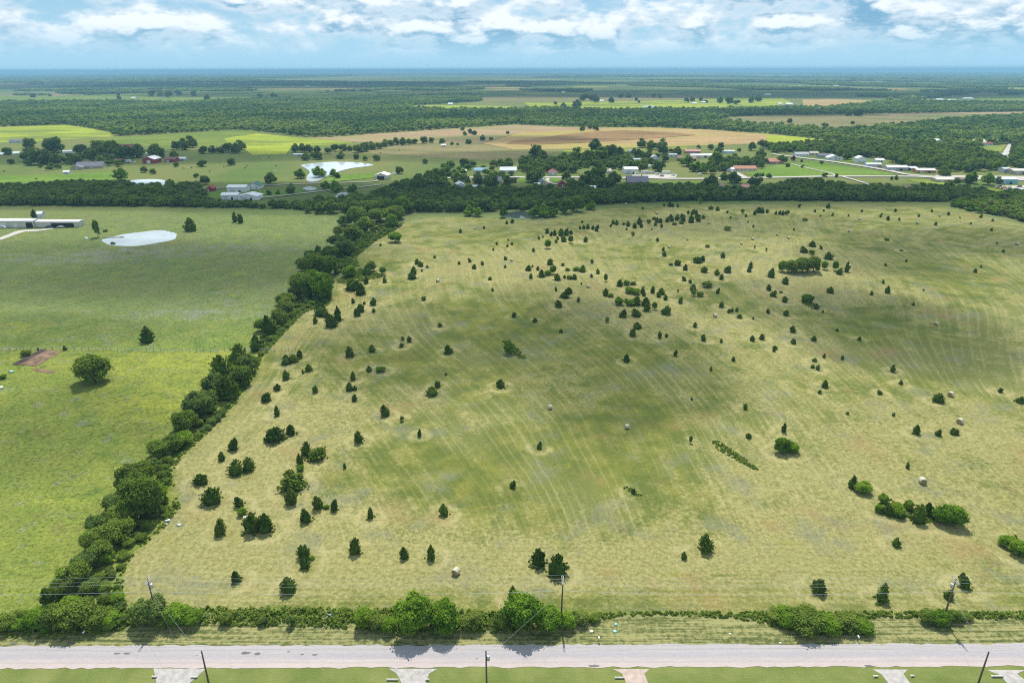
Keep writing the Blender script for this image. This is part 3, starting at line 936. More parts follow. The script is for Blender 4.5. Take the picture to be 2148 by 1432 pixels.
def road_mat(name, c0, c1, stain):
    m = bpy.data.materials.new(name)
    m.use_nodes = True
    t = NT(m.node_tree)
    out = t.n('ShaderNodeOutputMaterial')
    b = t.n('ShaderNodeBsdfPrincipled')
    b.inputs['Roughness'].default_value = 0.9
    b.inputs['Specular IOR Level'].default_value = 0.2
    t.t.links.new(b.outputs[0], out.inputs[0])
    pos = t.n('ShaderNodeNewGeometry').outputs['Position']
    sep = t.n('ShaderNodeSeparateXYZ')
    t.set(sep.inputs[0], pos)
    yy = t.math('ADD', sep.outputs[1], t.math('MULTIPLY', t.math('SUBTRACT', t.noise(pos, 0.15, 2.0), 0.5), 0.8))
    band = t.ramp(t.math('ABSOLUTE', t.math('SUBTRACT', yy, 104.9)), 0.2, 1.1, 1.0, 0.0)
    c = t.mix(t.ramp(t.noise(t.mapping(pos, scale=(0.08, 0.5, 1)), 1.0, 5.0, 0.6), 0.35, 0.65), c0, c1)
    c = t.mix(t.ramp(yy, 103.6, 105.2, 0.0, 0.75), c, (0.355, 0.335, 0.34))
    c = t.mix(t.ramp(yy, 104.4, 102.6, 0.0, 0.6), c, (0.455, 0.375, 0.345))
    c = t.mix(t.math('MULTIPLY', band, 0.8), c, stain)
    for o_, w_ in ((103.2, 0.35), (106.4, 0.35)):
        tr = t.ramp(t.math('ABSOLUTE', t.math('SUBTRACT', yy, o_)), 0.05, w_, 0.35, 0.0)
        c = t.mix(tr, c, (0.30, 0.28, 0.28))
    crk = t.ramp(t.noise(t.mapping(pos, scale=(0.25, 1.0, 1), loc=(2, 9, 0)), 1.4, 6.0, 0.75), 0.485, 0.5, 0.0, 1.0)
    crk2 = t.ramp(t.noise(t.mapping(pos, scale=(0.25, 1.0, 1), loc=(2, 9, 0)), 1.4, 6.0, 0.75), 0.5, 0.515, 1.0, 0.0)
    c = t.mix(t.math('MULTIPLY', t.math('MULTIPLY', crk, crk2), 0.45), c, (0.16, 0.15, 0.15))
    c = t.mix(t.ramp(t.noise(t.mapping(pos, scale=(0.3, 0.8, 1), loc=(5, 5, 0)), 1.0, 5.0, 0.7), 0.62, 0.8, 0, 0.5), c, (0.26, 0.235, 0.225))
    c = t.mix(1.0, c, t.ramp(t.noise(pos, 9.0, 3.0, 0.7), 0.2, 0.8, 0.86, 1.14, 'LINEAR'), 'MULTIPLY')
    t.set(b.inputs['Base Color'], c)
    return m


M['road'] = road_mat('worn chip seal', (0.36, 0.32, 0.315), (0.43, 0.37, 0.355), (0.325, 0.305, 0.32))
M['road_far'] = mat('pale far road', (0.44, 0.41, 0.37), 0.9, 0.12, 0.05, space='Generated')
M['patch'] = mat('asphalt patch', (0.13, 0.125, 0.125), 0.9, 0.25, 2.0)
M['drive'] = mat('pale gravel', (0.37, 0.345, 0.325), 0.95, 0.3, 0.8, bump=0.2)
M['drive_pink'] = mat('pinkish gravel', (0.42, 0.33, 0.28), 0.95, 0.3, 0.8, bump=0.2)


def strip(name, pts, width, z, material, label=None, world=False, n_sub=1, jag=0.0):
    w = [np.array(p[:2], float) if world else np.array(P(p[0], p[1], 0)[:2]) for p in pts]
    ww = list(width) if hasattr(width, '__len__') else [width] * len(w)
    if not world:       # smooth the course and add points
        k, w0, ww0 = len(w), w, ww
        w, ww = [], []
        for i in range(k - 1):
            p0, p1, p2, p3 = w0[max(i - 1, 0)], w0[i], w0[i + 1], w0[min(i + 2, k - 1)]
            for j in range(8):
                u = j / 8
                w.append(0.5 * (2 * p1 + (p2 - p0) * u + (2 * p0 - 5 * p1 + 4 * p2 - p3) * u * u + (3 * p1 - p0 - 3 * p2 + p3) * u ** 3))
                ww.append(ww0[i] * (1 - u) + ww0[i + 1] * u)
        w.append(w0[-1])
        ww.append(ww0[-1])
    vs, fs = [], []
    rng = random.Random(len(pts))
    for i, p in enumerate(w):
        tn = w[min(i + 1, len(w) - 1)] - w[max(i - 1, 0)]
        tn = tn / (np.hypot(*tn) + 1e-9)
        nn_ = np.array([-tn[1], tn[0]])
        for s in (-1, 1):
            q = p + nn_ * s * (ww[i] / 2 + rng.uniform(-jag, jag))
            vs.append((q[0], q[1], float(relief(*q)) + z))
    for i in range(len(w) - 1):
        fs.append((2 * i, 2 * i + 1, 2 * i + 3, 2 * i + 2))
    me = bpy.data.meshes.new(name)
    me.from_pydata(vs, [], [f[::-1] for f in fs])
    me.materials.append(material)
    return tag(link(name, me), label, None, None, 'structure')


ROAD = strip('road', [(x, (ROAD_Y0 + ROAD_Y1) / 2) for x in np.arange(-420, 421, 1.6)], ROAD_Y1 - ROAD_Y0, 0.05, M['road'], 'pinkish grey worn country road', world=True, jag=0.26)


def blob_patch(px, py, lx, ly, seed):
    rng = random.Random(seed)
    x, y, _ = P(px, py, 0)
    pts = []
    for k in range(14):
        an = 2 * math.pi * k / 14
        r = rng.uniform(0.65, 1.1)
        pts.append((x + math.cos(an) * lx * r, y + math.sin(an) * ly * r))
    sheet('asphalt_patch', pts, 0.056, M['patch'], kind=None, parent=ROAD, world=True, drape=False)


for i, (px, py, lx, ly) in enumerate([(245, 1370, .75, .25), (266, 1370, .9, .3), (515, 1369, 1.0, .45), (540, 1370.5, .8, .4), (606, 1366, .4, .18), (634, 1372, .4, .2), (660, 1372.5, .6, .25), (148, 1348, 1.1, .35),
                                      (1246, 1396, 1.2, .35), (1822, 1396, 1.0, .3), (30, 1348.5, .9, .25), (1000, 1381, .3, .15)]):
    blob_patch(px, py, lx, ly, i)
# gravel drives on the south side
for pts, mt, lab in [
    ([(322, 1401), (431, 1402), (412, 1420), (392, 1436), (372, 1480), (322, 1480), (328, 1430)], 'drive', 'pale concrete driveway apron at the far left'),
    ([(815, 1401.5), (918, 1402), (900, 1412), (892, 1436), (885, 1480), (838, 1480), (842, 1430), (832, 1412)], 'drive', 'pale gravel driveway apron left of centre'),
    ([(1285, 1402), (1362, 1402.5), (1352, 1412), (1362, 1440), (1380, 1480), (1325, 1480), (1316, 1436), (1305, 1412)], 'drive_pink', 'pinkish gravel driveway apron right of centre'),
    ([(1830, 1403), (1905, 1403.5), (1895, 1412), (1912, 1436), (1935, 1480), (1880, 1480), (1866, 1436), (1850, 1414)], 'drive', 'grey gravel driveway apron near the right pole'),
    ([(2070, 1404), (2150, 1404.5), (2134, 1412), (2165, 1440), (2190, 1480), (2150, 1480), (2118, 1436), (2095, 1414)], 'drive', 'pale driveway apron at the far right'),
]:
    sheet('driveway', pts, 0.03, M[mt], label=lab, drape=False)
# roads and tracks beyond the treeline
strip('road', [(880, 376), (1000, 373), (1080, 372.5), (1220, 373), (1350, 374.5), (1450, 376), (1640, 373), (1740, 371), (1900, 371), (1960, 372.5), (2148, 375), (2300, 377)], 8.0, 0.75, M['road_far'], 'pale road through the houses beyond the treeline')
strip('road', [(1620, 324), (1690, 333), (1740, 339), (1800, 348), (1860, 358), (1905, 367), (1965, 372)], 8.0, 0.8, M['road_far'], 'pale side road slanting down to the junction')
strip('road', [(2112, 330), (2118, 318), (2124, 308), (2128, 300)], 14.0, 0.8, M['road_far'], 'bright dirt road cutting through the right wood')
strip('driveway', [(1765, 371), (1800, 381), (1830, 391), (1848, 398)], 3.5, 0.8, M['road_far'], 'straight farm drive below the junction')
strip('driveway', [(1535, 360), (1545, 364), (1560, 372), (1568, 374)], 6.0, 0.82, M['road_far'], 'curved drive of the red roofed house')
strip('driveway', [(1660, 345), (1700, 355), (1740, 364), (1755, 371)], 3.0, 0.82, M['road_far'], 'grassy lane to the side road')
strip('driveway', [(430, 396), (500, 393), (600, 388), (700, 385), (780, 382), (792, 379)], 3.2, 0.82, M['road_far'], 'farm track to the white carport building')
strip('driveway', [(545, 417), (600, 411), (650, 405), (700, 399), (760, 393), (800, 388)], 3.2, 0.83, M['road_far'], 'lower farm track past the tiny pond')
strip('driveway', [(-30, 512), (0, 503), (25, 493), (48, 485), (80, 483), (112, 479)], [5, 5, 5, 8, 6, 3], 0.06, M['road_far'], 'pale gravel drive up to the long barn')
strip('driveway', [(1150, 375), (1148, 380), (1155, 385), (1168, 388)], 4.0, 0.82, M['road_far'], 'short drive of the red house')
sheet('driveway', [(1325, 368), (1420, 367), (1418, 374), (1330, 375)], 0.7, M['road_far'], label='paved lot with parked vehicles', drape=False)
sheet('driveway', [(1960, 368.5), (2148, 371), (2148, 380), (2080, 379), (1970, 375)], 0.7, M['road_far'], label='wide paved junction at the right edge', drape=False)
sheet('driveway', [(2085, 392), (2148, 390), (2148, 405), (2120, 403)], 0.7, FM['dirt'], label='dusty yard full of junk at the right edge', drape=False)

# ------------------------------------------------------------------ foliage meshes (shared by all plants of a kind)
def quads(c, nrm, size, rng, stretch=1.0, up=None):
    """one leaf-sized quad per centre; returns V, F"""
    n = len(c)
    nrm = nrm / (np.linalg.norm(nrm, axis=1, keepdims=True) + 1e-9)
    a = rng.normal(size=(n, 3)) if up is None else up + 0.35 * rng.normal(size=(n, 3))
    u = a - (a * nrm).sum(1, keepdims=True) * nrm
    u /= np.linalg.norm(u, axis=1, keepdims=True) + 1e-9
    w = np.cross(nrm, u)
    s = (size * rng.uniform(0.65, 1.35, n))[:, None]
    u = u * s * stretch
    w = w * s
    V = np.concatenate([c - u * 0.5 - w * 0.35, c - u * 0.2 + w * 0.5, c + u * 0.6 + w * 0.1, c + u * 0.15 - w * 0.55], 1).reshape(-1, 3)
    F = np.arange(4 * n).reshape(n, 4)
    return V, F


def ico(sub):
    bm = bmesh.new()
    bmesh.ops.create_icosphere(bm, subdivisions=sub, radius=1.0)
    V = np.array([v.co[:] for v in bm.verts])
    F = np.array([[v.index for v in f.verts] for f in bm.faces])
    bm.free()
    return V, F


ICO1, ICO2 = ico(1), ico(2)


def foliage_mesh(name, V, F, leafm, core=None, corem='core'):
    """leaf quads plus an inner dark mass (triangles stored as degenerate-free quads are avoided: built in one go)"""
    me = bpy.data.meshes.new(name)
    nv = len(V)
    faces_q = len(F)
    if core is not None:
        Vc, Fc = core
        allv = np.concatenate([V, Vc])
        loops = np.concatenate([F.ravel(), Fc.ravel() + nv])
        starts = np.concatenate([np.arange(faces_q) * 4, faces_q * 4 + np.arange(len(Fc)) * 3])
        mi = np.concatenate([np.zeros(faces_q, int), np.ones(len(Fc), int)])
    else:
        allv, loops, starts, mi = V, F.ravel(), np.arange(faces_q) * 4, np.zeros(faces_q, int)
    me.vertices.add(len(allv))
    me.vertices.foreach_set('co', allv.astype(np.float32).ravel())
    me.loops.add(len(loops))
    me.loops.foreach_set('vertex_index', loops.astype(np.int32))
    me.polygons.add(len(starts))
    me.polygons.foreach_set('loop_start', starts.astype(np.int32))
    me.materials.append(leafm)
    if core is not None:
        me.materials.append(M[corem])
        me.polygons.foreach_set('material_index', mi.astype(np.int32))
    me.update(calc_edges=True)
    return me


def cedar_mesh(seed, leafm, fingers=70, per=16, leaf=0.055, fat=1.0, spire=0.5):
    """a young red cedar, unit width and height, base at 0: upswept sprays on an egg-shaped body"""
    rng = np.random.default_rng(seed)

    def prof(z):
        return 0.50 * fat * np.power(np.sin(np.pi * np.clip(z * 0.80 + 0.20, 0, 1)), 0.75) * np.power(np.clip(1.02 - z, 0, 1), 0.30 * spire + 0.12)
    C, N, U = [], [], []
    lop = rng.normal(0, 0.09, 2)
    for i in range(fingers):
        z = rng.uniform(0.02, 0.97) ** 1.15
        an = rng.uniform(0, 2 * np.pi)
        r = prof(z) * (0.80 + 0.22 * np.sin(3 * an + seed) * np.sin(5 * z + seed)) * rng.uniform(0.85, 1.1)
        out = np.array([np.cos(an), np.sin(an), 0.0])
        base = out * r * 0.62 + np.array([lop[0] * z, lop[1] * z, z * 0.9])
        tip = out * r * rng.uniform(1.0, 1.22) + np.array([lop[0] * z, lop[1] * z, min(z + rng.uniform(0.05, 0.17), 1.06)])
        t = rng.uniform(0, 1, per)[:, None]
        c = base + (tip - base) * t + rng.normal(0, 0.030, (per, 3)) * (1.25 - t)
        c[:, 2] = np.maximum(c[:, 2], 0.01)
        C.append(c)
        N.append(np.tile(out * 0.9 + np.array([0, 0, 0.55]), (per, 1)) + rng.normal(0, 0.6, (per, 3)))
        U.append(np.tile(tip - base + np.array([0, 0, 0.05]), (per, 1)))
    C, N, U = np.concatenate(C), np.concatenate(N), np.concatenate(U)
    U /= np.linalg.norm(U, axis=1, keepdims=True)
    V, F = quads(C, N, leaf, rng, 1.7, U)
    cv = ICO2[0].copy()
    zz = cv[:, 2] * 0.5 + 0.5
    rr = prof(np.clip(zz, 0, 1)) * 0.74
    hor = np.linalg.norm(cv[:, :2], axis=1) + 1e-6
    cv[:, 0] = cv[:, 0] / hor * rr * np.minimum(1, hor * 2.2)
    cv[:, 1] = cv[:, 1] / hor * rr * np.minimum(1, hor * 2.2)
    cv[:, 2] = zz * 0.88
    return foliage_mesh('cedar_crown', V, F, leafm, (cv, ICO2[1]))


def tree_mesh(seed, leafm, lumps=30, per=130, leaf=0.05, bottom=0.12, round_=1.0):
    """a broadleaf crown, unit width, from z=bottom to 1: lumps of leaves round limbs"""
    rng = np.random.default_rng(seed)
    C, N = [], []
    centre = np.array([0, 0, 0.50])
    half = np.array([0.35, 0.35, 0.39])
    cores_v, cores_f = [], []
    o = 0
    for i in range(lumps):
        d = rng.normal(size=3)
        d /= np.linalg.norm(d)
        if d[2] < -0.75:
            d[2] *= -0.6
        rad = rng.uniform(0.55, 1.0) if i > 3 else 0.2
        lc = centre + d * half * rad
        lr = rng.uniform(0.075, 0.18) * (1.15 if rad < 0.7 else 1.0) * round_
        k = int(per * (lr / 0.14) ** 2)
        q = rng.normal(size=(k, 3))
        q /= np.linalg.norm(q, axis=1, keepdims=True)
        q[:, 2] = np.where(q[:, 2] < -0.6, -q[:, 2], q[:, 2])
        rr = lr * np.where(rng.uniform(size=k) < 0.12, rng.uniform(1.15, 1.5, k), rng.uniform(0.72, 1.16, k))[:, None]
        c = lc + q * rr * np.array([1, 1, 0.85])
        C.append(c)
        N.append(q + np.array([0, 0, 0.35]) + rng.normal(0, 0.45, (k, 3)))
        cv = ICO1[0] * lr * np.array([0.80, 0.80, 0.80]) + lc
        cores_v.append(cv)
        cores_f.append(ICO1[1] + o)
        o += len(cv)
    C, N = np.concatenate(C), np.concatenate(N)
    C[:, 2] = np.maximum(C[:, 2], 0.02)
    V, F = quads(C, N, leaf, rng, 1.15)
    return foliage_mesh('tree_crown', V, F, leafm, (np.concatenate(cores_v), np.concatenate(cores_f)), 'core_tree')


def trunk_mesh(seed, h=0.6, r=0.03, limbs=5):
    rng = random.Random(seed)
    mb = MB()
    pts = [(0, 0, -0.02)]
    x = y = 0.0
    for k in range(1, 5):
        x += rng.uniform(-0.02, 0.02)
        y += rng.uniform(-0.02, 0.02)
        pts.append((x, y, h * k / 4))
    mb.tube(pts, [r * 1.3, r, r * 0.85, r * 0.65, r * 0.35], 7)
    for k in range(limbs):
        a = rng.uniform(0, 6.28)
        z0 = h * rng.uniform(0.35, 0.85)
        L = rng.uniform(0.16, 0.3)
        mb.tube([(0, 0, z0), (math.cos(a) * L * .5, math.sin(a) * L * .5, z0 + L * .45), (math.cos(a) * L, math.sin(a) * L, z0 + L * 0.75)], [r * .5, r * .35, r * .12], 5)
    return mb.mesh('trunk', M['bark'], True)


CEDAR_NEAR = [cedar_mesh(s, M['cedar'], 95, 26, 0.045, f, sp) for s, f, sp in [(1, 1.0, 0.5), (2, 1.06, 0.25), (3, 0.96, 0.9), (4, 1.05, 0.4), (5, 1.0, 0.7), (6, 1.08, 0.15), (7, 0.92, 1.2), (8, 1.12, 0.3), (9, 1.0, 0.05), (10, 0.98, 0.8)]]
CEDAR_FAR = [cedar_mesh(s, M['cedar_far'], 45, 12, 0.085, f, sp) for s, f, sp in [(11, 1.05, 0.5), (12, 1.1, 0.3), (13, 1.0, 0.8), (14, 1.1, 0.6)]]
TR = {
    'leaf': [tree_mesh(s, M['leaf'], 48, 150, 0.040) for s in (21, 22, 23, 24)],
    'leaf_bright': [tree_mesh(s, M['leaf_bright'], 46, 150, 0.040, 0.06) for s in (25, 26, 27)],
    'leaf_yellow': [tree_mesh(s, M['leaf_yellow'], 40, 110, 0.045, 0.06) for s in (28, 29)],
    'leaf_dark': [tree_mesh(s, M['leaf_dark'], 44, 140, 0.042, 0.08) for s in (30, 31, 32)],
    'mid': [tree_mesh(s, M['leaf_dark'], 34, 50, 0.075, 0.10) for s in (41, 42, 43, 44)],
    'mid_b': [tree_mesh(s, M['leaf'], 34, 50, 0.075, 0.10) for s in (45, 46, 47)],
    'mid_c': [tree_mesh(s, M['leaf_bright'], 26, 50, 0.075, 0.08) for s in (48, 49)],
    'red': [tree_mesh(50, M['leaf_red'], 24, 40, 0.08, 0.15)],
}
TRUNK = [trunk_mesh(s) for s in range(4)]
CTRUNK = trunk_mesh(9, 0.55, 0.035, 3)
RNG = random.Random(7)

# ------------------------------------------------------------------ labels that single a plant out: by the nearest landmark
LANDMARKS = [(p, P(*p)[:2], s) for p, s in [
    ((957, 1202), 'the lone bale by the road'), ((350, 1275), 'the left roadside pole'), ((1177, 1295), 'the centre roadside pole'), ((1975, 1290), 'the right roadside pole'),
    ((560, 1115), 'the bale hidden by cedars'), ((1925, 1085), 'the long leafy thicket'), ((1934, 1010), 'the bale above the thicket'), ((1993, 830), 'the upper right-hand bale pair'),
    ((1545, 955), 'the weedy ditch strip'), ((1645, 945), 'the leafy sapling clump'), ((1315, 897), 'the larger mid-field bale'), ((1154, 857), 'the smaller mid-field bale'),
    ((1078, 742), 'the green gully patch'), ((1685, 570), 'the dense leafy grove'), ((1500, 664), 'the bale below central thicket'), ((1963, 683), 'the shaded right-hand bale'),
    ((918, 592), 'the bale near the hedgerow'), ((1335, 640), 'the central cedar thicket'), ((1233, 604), 'the bale left of central thicket'), ((1440, 462), 'the far cedar thicket'),
    ((1172, 492), 'the far left cedar patch'), ((830, 508), 'the bright bush near hedgerow'), ((1085, 455), 'the small dark pond'), ((690, 668), 'the cedars beside the hedgerow'),
    ((2132, 515), 'the far right corner bale'), ((1073, 549), 'the upper left-hand bale'), ((620, 1000), 'the big round cedar clump'), ((650, 945), 'the bent row of cedars'), ((740, 600), 'the pale bushes by hedgerow'),
    ((1780, 488), 'the far shaded bale'), ((1924, 470), 'the sunlit far bale'), ((2100, 1140), 'the thicket at the right edge'), ((1330, 480), 'the far cedar row'), ((1910, 560), 'the sunlit rise'),
    ((1650, 440), 'the far treeline edge'), ((290, 500), 'the pale oval pond'), ((80, 755), 'the tilled garden plot'),
]]
ORD = ['nearest', 'second', 'third', 'fourth', 'fifth', 'sixth', 'seventh', 'eighth', 'ninth', 'tenth', 'eleventh', 'twelfth', 'thirteenth', 'fourteenth', 'fifteenth', 'sixteenth', 'seventeenth',
       'eighteenth', 'nineteenth', 'twentieth'] + ['%dth' % k for k in range(21, 80)]


def relate(points, marks):
    """for each ground point: (rank word, relation phrase); unique among the points"""
    rec = []
    for i, (x, y) in enumerate(points):
        best = min(range(len(marks)), key=lambda k: math.hypot(x - marks[k][1][0], (y - marks[k][1][1]) * 0.8))
        mx, my = marks[best][1]
        dx, dy = x - mx, y - my
        if abs(dx) > abs(dy) * 0.8:
            rel = 'left of' if dx < 0 else 'right of'
        else:
            rel = 'in front of' if dy < 0 else 'behind'
        rec.append((best, rel, math.hypot(dx, dy), i))
    out = [None] * len(points)
    groups = {}
    for b, rel, d, i in rec:
        groups.setdefault((b, rel), []).append((d, i))
    for (b, rel), lst in groups.items():
        lst.sort()
        for k, (d, i) in enumerate(lst):
            out[i] = (ORD[k] if len(lst) > 1 else 'only one', rel + ' ' + marks[b][2])
    return out


def plant(name, mesh, p, w, h, rz, label, cat, group, trunk=None, parts=True):
    if parts:
        o = empty(name, p, rz)
        c = link('crown', mesh, o)
        c.scale = (w, w, h)
        if trunk is not None:
            t = link('trunk', trunk, o)
            t.scale = (w, w, h)
    else:
        o = link(name, mesh, None, p, rz, (w, w, h))
    return tag(o, label, cat, group)


rel = relate([c[3][:2] for c in CED], LANDMARKS)
for i, (x, y, w, p, wm, hm) in enumerate(CED):
    near = w > 13
    ratio = hm / wm
    shape = 'tall slim' if ratio > 1.35 else ('broad' if ratio < 0.95 else 'rounded')
    size = 'large' if w > 27 else ('mid-sized' if w > 15 else 'small')
    lab = '%s %s dark cedar, %s %s' % (size, shape, rel[i][0], rel[i][1])
    mesh = RNG.choice(CEDAR_NEAR) if near else RNG.choice(CEDAR_FAR)
    plant('cedar_shrub', mesh, (p[0], p[1], p[2] - 0.03), wm * 1.16, hm * 0.97, RNG.uniform(0, 6.28), lab, 'shrub', 'cedar shrubs scattered over the hay field', CTRUNK if near else None, near)

rel = relate([c[4][:2] for c in BSH], LANDMARKS)
for i, (x, y, w, kind, p, wm, hm) in enumerate(BSH):
    col = {'b': 'leaf_bright', 'p': 'leaf_yellow', 'w': 'leaf_yellow', 'g': 'leaf'}[kind]
    if kind == 'w':
        col = RNG.choice(['leaf_yellow', 'leaf_bright'])
        hm *= 0.75
    word = {'b': 'bright green leafy bush', 'p': 'pale thin bush', 'w': 'low weedy clump', 'g': 'dense leafy grove tree'}[kind]
    lab = '%s, %s %s' % (word, rel[i][0], rel[i][1])
    plant('leafy_bush' if kind != 'w' else 'weed_clump', RNG.choice(TR[col]), (p[0], p[1], p[2] - 0.05 - hm * 0.06), wm * 1.12, hm * 1.15, RNG.uniform(0, 6.28), lab, 'bush', 'leafy bushes in the hay field', RNG.choice(TRUNK), kind != 'w')

# ------------------------------------------------------------------ hedgerow trees, one by one (full pixels): x, base y, width, height factor, kind
HEDGE = """15 1325 52 .8 leaf;50 1326 45 .75 leaf_bright;82 1324 58 .85 leaf_bright;118 1326 62 .9 leaf;165 1326 80 1.05 leaf;205 1322 64 .95 leaf;238 1320 48 .8 leaf_bright;150 1300 60 1.0 leaf_bright;
108 1272 38 1.4 leaf_dark;128 1262 46 1.1 leaf;160 1240 66 .95 leaf;192 1246 50 .9 leaf_dark;182 1208 60 .9 leaf_dark;214 1188 58 .9 leaf;202 1160 62 .95 leaf;246 1150 76 1.0 leaf;206 1122 50 .95 leaf_dark;
262 1110 74 .95 leaf;306 1098 86 1.1 leaf;246 1078 60 1.0 leaf_dark;290 1060 68 1.05 leaf;332 1066 56 .9 leaf_bright;268 1036 58 1.1 leaf_yellow;300 1028 60 1.0 leaf;322 992 34 1.0 leaf_dark;336 966 52 .9 leaf;362 956 50 .9 leaf;
386 943 50 .95 leaf_bright;388 914 64 1.0 leaf;418 888 70 1.0 leaf_dark;432 870 60 1.0 leaf_dark;452 842 56 1.15 leaf_dark;484 842 52 1.1 leaf_dark;468 812 58 1.1 leaf_dark;505 816 54 1.15 leaf;520 790 46 1.1 leaf_dark;500 782 52 1.1 leaf_dark;
536 742 32 1.25 leaf_dark;548 700 32 1.1 leaf;570 706 36 1.15 leaf_dark;588 688 42 .95 leaf_yellow;604 664 44 .95 leaf_yellow;600 648 46 .9 leaf;640 634 56 1.0 leaf;677 637 58 1.05 leaf_bright;630 618 50 .95 leaf_yellow;652 604 50 .95 leaf_bright;
690 585 48 .95 leaf;660 582 52 .9 leaf;640 577 40 .95 leaf;694 552 38 1.0 leaf;652 556 30 1.1 leaf_dark;672 556 34 1.0 leaf_dark;722 545 50 .95 leaf_dark;738 534 22 1.0 leaf_dark;706 526 40 1.0 leaf_dark;712 500 30 1.0 leaf_dark;738 513 50 .8 leaf_yellow;
768 494 44 .9 leaf;748 480 48 .9 leaf;724 480 36 .9 leaf_dark;796 474 48 .9 leaf;830 468 48 .9 leaf;822 482 30 1.0 leaf_bright;776 458 44 .9 leaf;806 456 44 .9 leaf_dark;845 455 40 .9 leaf_bright"""
HL = []
for e in HEDGE.replace('\n', '').split(';'):
    x, y, w, hf, k = e.split()
    HL.append((float(x), float(y), float(w) * 0.95, float(hf) * RNG.uniform(0.72, 1.08), k))
HMARK = [(p, P(*p)[:2], s) for p, s in [((30, 1320), 'the road at frame edge'), ((175, 1320), 'the roadside corner thicket'), ((230, 1250), 'the mown corner by the left pole'), ((345, 1090), 'the white litter'),
                                     ((430, 1005), 'the leftmost mown cedars'), ((200, 790), 'the big pasture tree'), ((545, 745), 'the pasture fence end'), ((690, 668), 'the cedars beside the hedgerow'), ((760, 570), 'the pale bushes by hedgerow'),
                                     ((830, 508), 'the bright bush near hedgerow'), ((860, 455), 'the far treeline corner')]]
pts = [P(x, y - 0.25 * w * 0.5)[:2] for x, y, w, hf, k in HL]
rel = relate(pts, HMARK)
KW = {'leaf': 'green broadleaf tree', 'leaf_bright': 'bright green broadleaf tree', 'leaf_yellow': 'yellow-green broadleaf tree', 'leaf_dark': 'dark green tree'}
for i, (x, y, w, hf, k) in enumerate(HL):
    p = P(x, y - 0.2 * w)
    wm = w / pxm(x, y)
    lab = '%s in the hedgerow, %s %s' % (KW[k], rel[i][0], rel[i][1])
    if k == 'leaf_dark' and hf > 1.05:
        plant('cedar_tree', RNG.choice(CEDAR_NEAR), p, wm * 1.02, wm * hf * 0.98, RNG.uniform(0, 6.28), lab, 'tree', 'hedgerow trees along the left pasture', CTRUNK)
    else:
        plant('hedgerow_tree', RNG.choice(TR[k]), (p[0], p[1], p[2] - 0.05 * wm), wm * 1.08, wm * hf * 1.08, RNG.uniform(0, 6.28), lab, 'tree', 'hedgerow trees along the left pasture', RNG.choice(TRUNK))

# roadside shrubs and small trees along the near fence (full pixels)
ROADSIDE = """318 1318 70 .85 leaf_dark bushy dark tree just left of the left roadside pole;300 1312 45 .9 leaf dark leafy shrub left of the bushy dark tree;372 1318 56 .75 leaf_bright bright green shrub right of the left roadside pole;408 1316 40 .8 leaf_bright narrow bright shrub ending the clump by the left pole;340 1322 34 .6 leaf_yellow pale low shrub under the left roadside pole;
475 1312 26 .9 leaf small green shrub in the weeds beyond the second driveway;611 1316 20 1.1 leaf_dark narrow dark shrub in the roadside weeds;553 1312 20 .9 leaf_dark little dark shrub in the weedy strip before the white branch;
764 1322 42 1.0 leaf_bright rounded bright shrub left of the large road tree;792 1326 40 .8 leaf_yellow yellow-green shrub between rounded shrub and large road tree;815 1330 36 .8 leaf_bright low bright shrub leaning on the large road tree;
872 1338 84 1.0 leaf_bright large bright green tree shading the road;935 1336 76 .85 leaf_bright broad bright tree right of the large road tree;990 1328 50 .7 leaf_yellow low yellow-green bush right of the paired road trees;
1098 1334 88 .85 leaf_bright wide bright tree left of the centre pole;1062 1326 50 .8 leaf bright small tree at the left of the wide pole tree;1148 1328 60 .8 leaf_bright bright shrub around the centre pole foot;1188 1322 42 .75 leaf_bright bright shrub just right of the centre pole;
1218 1312 40 .6 leaf_yellow low weedy bush tapering off right of centre pole;1248 1306 24 .6 leaf tiny dark bush ending the centre clump;
1650 1316 56 .6 leaf_bright low bright thicket starting the right roadside clump;1690 1334 76 .7 leaf dense green bush in the right roadside clump;1728 1334 66 .65 leaf_bright bright bush in the middle of the right roadside clump;1768 1332 60 .65 leaf_yellow yellow-green bush in the right roadside clump;1806 1332 50 .6 leaf_bright bright bush ending the right roadside clump;1625 1310 50 .5 leaf_yellow weedy low bush left of the right roadside clump;
1945 1310 38 .8 leaf green shrub left of the right roadside pole;1970 1316 42 .9 leaf_bright bushy green shrub at the right pole foot;1995 1306 36 .7 leaf low green shrub right of the right roadside pole;2020 1302 34 .5 leaf_yellow weedy tuft beyond the right roadside pole"""
for e in ROADSIDE.replace('\n', '').split(';'):
    q = e.split()
    x, y, w, hf, k = float(q[0]), float(q[1]), float(q[2]), float(q[3]), q[4]
    p = P(x, y - 0.22 * w)
    wm = w / pxm(x, y)
    plant('roadside_shrub', RNG.choice(TR[k]), (p[0], p[1], p[2] - 0.04 * wm), wm * 1.15, wm * hf * (1.2 if x < 1400 else 0.95), RNG.uniform(0, 6.28), ' '.join(q[5:]), 'shrub', 'shrubs along the roadside fence', RNG.choice(TRUNK))

